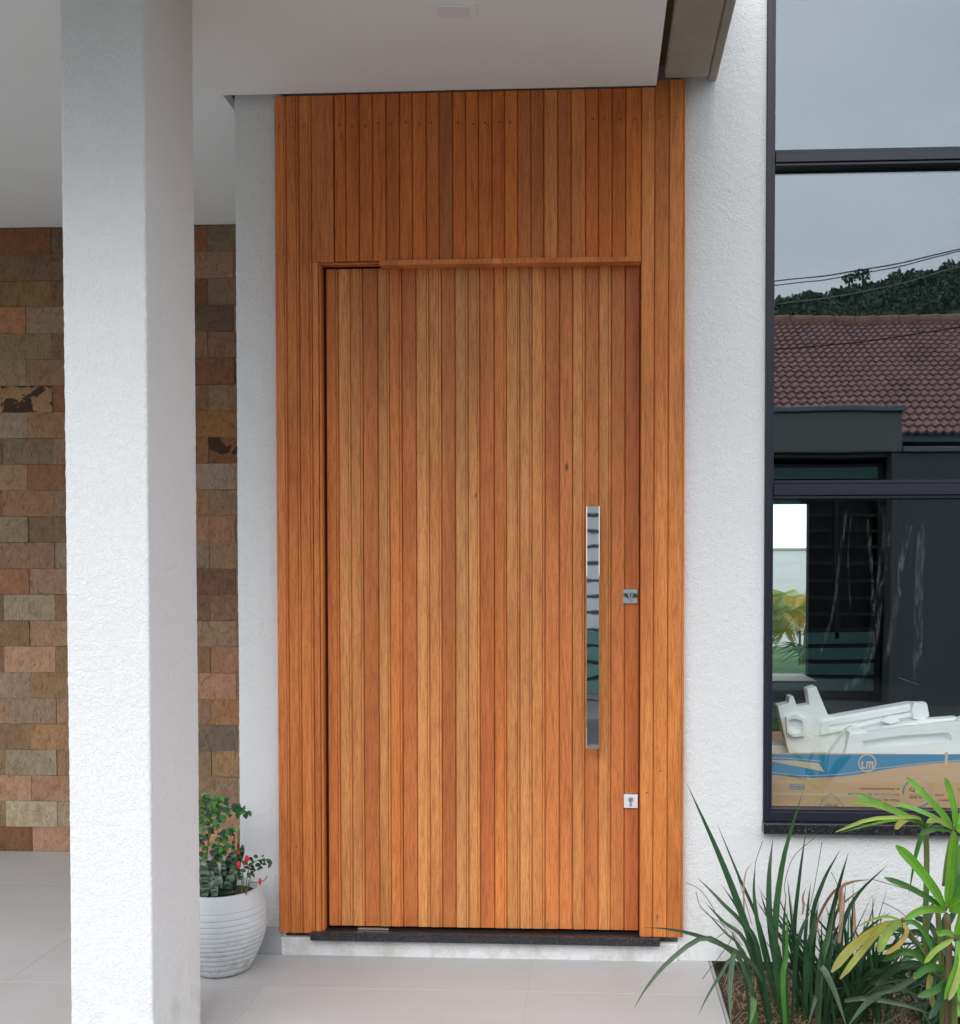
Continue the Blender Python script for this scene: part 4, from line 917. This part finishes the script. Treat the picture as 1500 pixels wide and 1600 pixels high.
# fan palm
def kpx(x, y): return 1280 + x / 6.4, 1200 + y / 6.4
fan = thing('fan_palm', (1.02, -0.62, 0)); tag(fan, 'lady palm with bright lime-green blunt leaflets in front of the window sill', 'plant')
LG, LY, MG, YG = (0.135, 0.330, 0.030), (0.26, 0.36, 0.06), (0.050, 0.170, 0.022), (0.34, 0.33, 0.07)
def frond(center, leaves, cy_):
    hub_p = at(*center, cy_); mb = MB().tube([hub_p + Vector((0, 0.01, -0.012)), hub_p, hub_p + Vector((0, -0.004, 0.008))], [0.005, 0.0065, 0.004], 8)
    hub = mb.build('frond', M['stem_green'], fan)
    for (pts, wpx, c_, yt, pr) in leaves:
        n = len(pts); P = [at(*p, cy_ + (yt - cy_) * i / (n - 1)) for i, p in enumerate(pts)]
        leaf('leaflet', P, wpx * 0.92 / ppm(cy_), hub, jit(c_, .10), n=10, prof=pr, fold=random.uniform(.15, .35), twist=random.uniform(-.25, .25), face=(random.uniform(-.2, .3), -1, .35))
K = lambda L: [kpx(*p) for p in L]; I = lambda L: [ipx(*p) for p in L]
frond(kpx(1060, 575), [(K([(1050,570),(850,470),(600,355),(340,262)]), 10, LG, -.72, 'blunt'), (K([(1045,575),(800,455),(560,370),(322,336)]), 9, LY, -.66, 'blunt'),
    (K([(1058,555),(990,500),(850,492),(500,515),(165,640)]), 6, LY, -.80, 'blunt'), (K([(1050,590),(900,525),(700,525),(420,590),(212,650)]), 5, LG, -.78, 'strap'), (K([(1050,560),(950,500),(850,520),(790,570),(755,605)]), 10, YG, -.80, 'blunt'),
    (K([(1070,575),(1020,530),(960,515),(915,530)]), 9, MG, -.70, 'blunt'), (K([(1050,590),(1020,680),(960,880),(895,1270)]), 9, MG, -.66, 'strap'), (K([(1075,600),(1120,540),(1220,520),(1330,560)]), 8, LG, -.64, 'blunt')], -.62)
frond(kpx(1345, 600), [(K([(1330,590),(1230,460),(1060,280),(870,92)]), 12, LG, -.72, 'blunt'), (K([(1360,590),(1350,420),(1310,250),(1255,95)]), 12, LG, -.66, 'blunt'), (K([(1330,600),(1130,482),(920,395),(765,362)]), 8, LG, -.60, 'blunt'),
    (K([(1340,610),(1230,540),(1140,520),(1075,545)]), 9, LY, -.74, 'blunt'), (K([(1320,630),(1200,608),(1120,620),(1000,665)]), 8, MG, -.72, 'blunt'), (K([(1370,600),(1480,560),(1560,520),(1700,500)]), 11, LG, -.7, 'blunt'), (K([(1365,590),(1450,420),(1540,280),(1640,180)]), 11, LG, -.6, 'blunt'),
    (K([(1370,600),(1450,640),(1560,700),(1680,800)]), 11, LG, -.75, 'blunt')], -.66)
frond(kpx(1262, 1400), [(K([(1250,1390),(1120,1180),(940,950),(765,775)]), 17, LG, -.76, 'blunt'), (K([(1280,1390),(1300,1150),(1325,880),(1350,640)]), 19, LG, -.74, 'blunt'), (K([(1230,1390),(1060,1280),(860,1175),(652,1095)]), 10, MG, -.66, 'blunt'),
    (K([(1270,1430),(1150,1410),(1000,1430),(850,1512)]), 12, LG, -.84, 'blunt'), (K([(1290,1400),(1420,1290),(1560,1150),(1700,1050)]), 16, LG, -.76, 'blunt'), (K([(1290,1400),(1400,1180),(1500,980),(1620,820)]), 15, MG, -.66, 'blunt'), (K([(1300,1420),(1430,1420),(1560,1460),(1700,1560)]), 14, LG, -.84, 'blunt'),
    (K([(1280,1390),(1360,1150),(1400,930),(1440,740)]), 15, MG, -.62, 'blunt')], -.70)
frond(ipx(1240, 690), [(I([(1240,690),(1130,725),(1010,810),(920,920)]), 14, YG, -.74, 'blunt'), (I([(1235,690),(1150,720),(1060,820),(958,950)]), 12, YG, -.80, 'blunt'), (I([(1240,690),(1190,720),(1150,780),(1130,830)]), 15, LY, -.80, 'blunt'), (I([(1240,690),(1260,740),(1220,800),(1160,840)]), 8, (0.40,0.26,0.06), -.72, 'blunt'), (I([(1240,690),(1170,670),(1090,690),(1030,720)]), 5, LY, -.62, 'strap'), (I([(1240,690),(1300,700),(1350,760),(1380,830)]), 9, MG, -.66, 'blunt')], -.64)
frond(ipx(1480, 760), [(I([(1490,780),(1490,870),(1460,960),(1430,1042)]), 13, LG, -.90, 'blunt'), (I([(1500,790),(1505,880),(1480,970),(1448,1046)]), 11, LY, -.92, 'blunt'), (I([(1480,760),(1440,740),(1410,745),(1390,735)]), 10, LG, -.84, 'blunt'), (I([(1480,760),(1500,700),(1520,620),(1560,560)]), 14, LG, -.80, 'blunt'), (I([(1470,770),(1420,800),(1380,830),(1340,880)]), 9, LY, -.80, 'blunt')], -.78)
frond(ipx(1360, 900), [(I([(1370,920),(1360,990),(1375,1060),(1385,1115)]), 13, YG, -.80, 'blunt'), (I([(1360,900),(1300,840),(1230,830),(1150,870)]), 12, MG, -.60, 'blunt'), (I([(1360,900),(1280,880),(1200,910),(1120,980)]), 11, DG, -.62, 'blunt'), (I([(1360,900),(1310,800),(1250,740),(1190,720)]), 11, DG, -.52, 'blunt'), (I([(1360,900),(1400,820),(1420,740),(1440,650)]), 14, MG, -.60, 'blunt'), (I([(1370,910),(1430,960),(1470,1020),(1520,1100)]), 11, BG, -.84, 'strap'), (I([(1350,900),(1270,960),(1200,1000),(1130,1020)]), 10, BG, -.70, 'strap'), (I([(1360,890),(1340,780),(1350,690),(1380,610)]), 13, DG, -.5, 'blunt')], -.62)
frond(ipx(1460, 930), [(I([(1460,930),(1400,900),(1340,910),(1290,950)]), 12, MG, -.72, 'blunt'), (I([(1460,930),(1420,980),(1370,1010),(1310,1030)]), 12, MG, -.80, 'blunt'), (I([(1460,930),(1450,860),(1410,800),(1370,770)]), 12, DG, -.62, 'blunt'), (I([(1470,930),(1490,980),(1500,1050),(1490,1120)]), 12, LG, -.84, 'blunt'), (I([(1465,925),(1500,860),(1540,820),(1600,800)]), 13, MG, -.70, 'blunt'), (I([(1460,935),(1430,1010),(1400,1070),(1360,1130)]), 11, DG, -.84, 'blunt')], -.68)
frond(ipx(1400, 800), [(I([(1400,800),(1350,760),(1300,740),(1240,760)]), 11, DG, -.56, 'blunt'), (I([(1400,800),(1340,810),(1280,840),(1230,890)]), 11, MG, -.62, 'blunt'), (I([(1400,800),(1380,730),(1340,690),(1290,670)]), 10, DG, -.50, 'blunt'), (I([(1405,800),(1430,740),(1450,690),(1480,640)]), 12, DG, -.54, 'blunt'), (I([(1400,805),(1380,870),(1340,930),(1300,980)]), 10, DG, -.62, 'blunt')], -.58)
for pts, r_, yy, mt in ((K([(1350,600),(1300,760),(1265,950),(1240,1180)]), .0035, -.66, 'stem_green'), (K([(1062,600),(1075,850),(1072,1150),(1066,1400),(1060,1700),(1050,2100)]), .0072, -.60, 'stem_green'), (I([(1440,660),(1450,800),(1448,960),(1440,1200)]), .008, -.70, 'stem_brown'), (I([(1400,640),(1410,800),(1420,960),(1420,1160)]), .007, -.64, 'stem_green'), (I([(1500,700),(1490,850),(1480,1000),(1470,1180)]), .008, -.72, 'stem_green'), (I([(1360,900),(1390,980),(1410,1060),(1420,1160)]), .004, -.63, 'stem_green'), (I([(1240,690),(1310,790),(1370,900),(1410,1080)]), .003, -.63, 'stem_green')):
    P = [at(*p, yy) for p in pts]; P[-1].z = min(P[-1].z, 0.0) if P[-1].z < .12 else P[-1].z
    MB().tube([catmull(P, i / 12) for i in range(13)], r_, 8).build('stem', M[mt], fan, True)

# ------------------------------------------------------------------ pot and its plants
PC = Vector((-1.175, -0.150, 0.0005))
pot = thing('flower_pot', PC); tag(pot, 'round white-grey ribbed flower pot at the foot of the pier', 'pot')
prof = [(0.0, 0.0), (0.074, 0.0), (0.080, 0.004)]
bz = [0.004, 0.026, 0.046, 0.064, 0.081, 0.097, 0.112, 0.127, 0.142, 0.158, 0.175, 0.193, 0.213]
def prad(z):
    t_ = z / 0.262; return 0.080 + 0.058 * math.sin(min(1, t_ / 0.62) * math.pi / 2) ** 0.9 if t_ < .62 else 0.138 - 0.020 * ((t_ - .62) / .38) ** 1.8
for k in range(len(bz) - 1):
    a, b = bz[k], bz[k + 1]
    for q in (0.06, 0.30, 0.55, 0.80, 0.94): z = a + (b - a) * q; prof.append((prad(z) + 0.0012 * math.sin(math.pi * q), z))
    prof.append((prad(b) - 0.0026, b))
for z in (0.2145, 0.222, 0.235, 0.248, 0.258): prof.append((prad(z), z))
prof += [(prad(.262) - 0.002, 0.2625), (prad(.262) - 0.008, 0.2625), (prad(.262) - 0.010, 0.258), (prad(.262) - 0.010, 0.235)]
po = MB().lathe(prof, PC, 72).build('body', M['pot_paint'], pot); smooth_flag(po, 50)
MB().lathe([(0.0, 0.240), (0.05, 0.243), (0.108, 0.236)], PC, 40).build('soil', M['soil'], pot, True)
SZ = PC.z + 0.24
def small_leaf(p, d, L, w, parent, c_, mat='soft_leaf', droop=.2, face=None):
    d = Vector(d).normalized(); q = p + d * L; f_ = face or (random.uniform(-.5, .5), -1, random.uniform(.1, .9))
    leaf('leaf', [p, p.lerp(q, .5) + Vector((0, 0, L * .08)), q - Vector((0, 0, L * droop))], w, parent, c_, n=5, prof='lance', fold=.25, face=f_, mat=mat)
rose = thing('rose_plant', (PC.x - .03, PC.y, SZ)); tag(rose, 'leafy green shrub rising tallest out of the flower pot', 'plant')
RC = [(0.055, 0.19, 0.065), (0.075, 0.235, 0.065), (0.14, 0.32, 0.06), (0.05, 0.14, 0.09)]
def ppx(x, y): return 300 + x / 8, 1220 + y / 8
for pts, y1 in (([(180,1330),(190,900),(230,480),(320,300),(400,230)], -.17), ([(160,1330),(200,800),(330,420),(480,350),(590,330),(700,400)], -.20), ([(200,1330),(260,1000),(380,700),(500,610)], -.19), ([(120,1330),(60,900),(20,500),(60,200)], -.14), ([(140,1330),(130,800),(150,400),(190,180)], -.16), ([(100,1330),(-60,900),(-140,600),(-200,480)], -.18), ([(210,1330),(290,1050),(360,860),(420,830)], -.2)):
    n = len(pts); P = [at(*ppx(*p), PC.y + (y1 - PC.y) * i / (n - 1)) for i, p in enumerate(pts)]; P[0].z = SZ - .005
    stm = MB().tube([catmull(P, i / 14) for i in range(15)], [0.0022 - .00009 * i for i in range(15)], 6).build('stem', M['stem_green'], rose)
    for k in range(28):
        t_ = 0.22 + 0.78 * (k + 1) / 28; p = catmull(P, t_); tg = catmull(P, min(1, t_ + .02)) - catmull(P, t_ - .02)
        a = random.uniform(0, 6.28); d = Vector((math.cos(a), -abs(math.sin(a)) * .8, random.uniform(-.3, .5)))
        small_leaf(p, d, random.uniform(.018, .034), random.uniform(.011, .017), stm, jit(random.choice(RC), .2))
for (x, y, c_) in ((500, 630, (0.05, .11, .12)), (390, 640, (.05, .12, .10)), (280, 880, (.06, .10, .13)), (370, 820, (.06, .10, .12)), (230, 730, (.06, .12, .11)), (470, 380, RC[0]), (510, 440, RC[0]), (440, 480, RC[1]), (610, 420, RC[0]), (680, 430, RC[0]), (650, 355, RC[0]), (350, 270, RC[2]), (280, 280, RC[2]), (190, 190, RC[1]), (380, 230, RC[2]), (160, 470, RC[0]), (170, 560, RC[1]), (330, 500, RC[1]), (390, 450, RC[1]), (360, 560, RC[0])):
    p = at(*ppx(x - 20, y - 20), -.19)
    small_leaf(p, (random.uniform(-.3, .7), -.5, random.uniform(-.7, -.1)), random.uniform(.020, .030), random.uniform(.012, .018), rose, jit(c_, .12), droop=.1)
snk = thing('striped_plant', (PC.x, PC.y - .03, SZ)); tag(snk, 'low plant with dark upright pale-banded leaves inside the flower pot', 'plant')
for pts, w in (([(150,1400),(175,1250),(150,1100),(130,980)], 13), ([(290,1400),(270,1250),(200,1130),(150,1020)], 12), ([(330,1400),(330,1250),(280,1120),(190,1000)], 13), ([(390,1400),(400,1230),(450,1050),(500,890)], 12), ([(420,1400),(460,1260),(520,1140),(545,960)], 11), ([(500,1400),(540,1150),(600,950),(635,800)], 9), ([(230,1400),(210,1300),(150,1180),(90,1120)], 11), ([(380,1400),(380,1280),(400,1150),(400,1000)], 9), ([(500,1390),(520,1150),(515,900),(530,700)], 5)):
    P = [at(*ppx(*p), PC.y - .07 + random.uniform(-.03, .03)) for p in pts]; P[0].z = SZ - .004
    leaf('leaf', P, w * 1.1 / ppm(-.2), snk, (1, 1, 1), n=9, prof='blunt', fold=.4, mat='striped_leaf', twist=random.uniform(-.4, .4))
rf = thing('red_flower_plant', (PC.x + .05, PC.y - .05, SZ)); tag(rf, 'small plant with red bell flowers hanging over the rim of the flower pot', 'plant')
for pts in ([(600,1380),(630,1180),(650,1060),(600,920),(590,830)], [(650,1380),(690,1200),(720,1080),(790,1010),(900,980),(1000,1010)], [(660,1370),(720,1280),(800,1275),(900,1245),(940,1190)], [(640,1380),(740,1180),(830,1100),(860,1040)], [(620,1380),(640,1200),(560,1120),(540,1040)]):
    n = len(pts); P = [at(*ppx(*p), -.21 - .012 * i) for i, p in enumerate(pts)]; P[0].z = SZ - .005
    stm = MB().tube([catmull(P, i / 12) for i in range(13)], 0.0013, 5).build('stem', M['stem_brown'] if pts[2][0] == 800 else M['stem_green'], rf)
    if pts[2][0] != 800:
        for k in range(9):
            p = catmull(P, .28 + .72 * (k + 1) / 9); a = random.uniform(0, 6.28)
            small_leaf(p, (math.cos(a), -.5, math.sin(a) * .6), random.uniform(.013, .022), random.uniform(.008, .012), stm, jit((0.025, 0.075, 0.03) if k % 3 else (0.09, .18, .04), .2))
for (x, y, L, w, c_) in ((740, 960, .024, .011, (.02, .06, .03)), (800, 940, .020, .011, (.03, .08, .035)), (960, 1000, .026, .014, (.035, .08, .05)), (900, 940, .016, .010, (.03, .085, .03)), (650, 1130, .022, .012, (.05, .12, .03)), (720, 1150, .022, .012, (.03, .09, .03)), (560, 1170, .022, .012, (.03, .085, .035)), (610, 1190, .02, .012, (.025, .07, .03)), (910, 1040, .018, .01, (.03, .08, .03))):
    small_leaf(at(*ppx(x - 30, y), -.25), (random.uniform(.2, .9), -.5, random.uniform(-.5, .3)), L, w, rf, jit(c_, .1), droop=.05)
for (x, y, r_, L) in ((590, 825, .0028, .006), (585, 895, .0032, .008), (685, 975, .0080, .015), (585, 1045, .0078, .015), (850, 1255, .0050, .014)):
    c_ = at(*ppx(x, y), -.262)
    MB().lathe([(0.0004, L * .75), (r_ * .55, L * .55), (r_, L * .1), (r_ * .9, -L * .3), (r_ * .45, -L * .7), (0.0004, -L)], c_, 8).build('flower', M['red_petal'], rf, True)
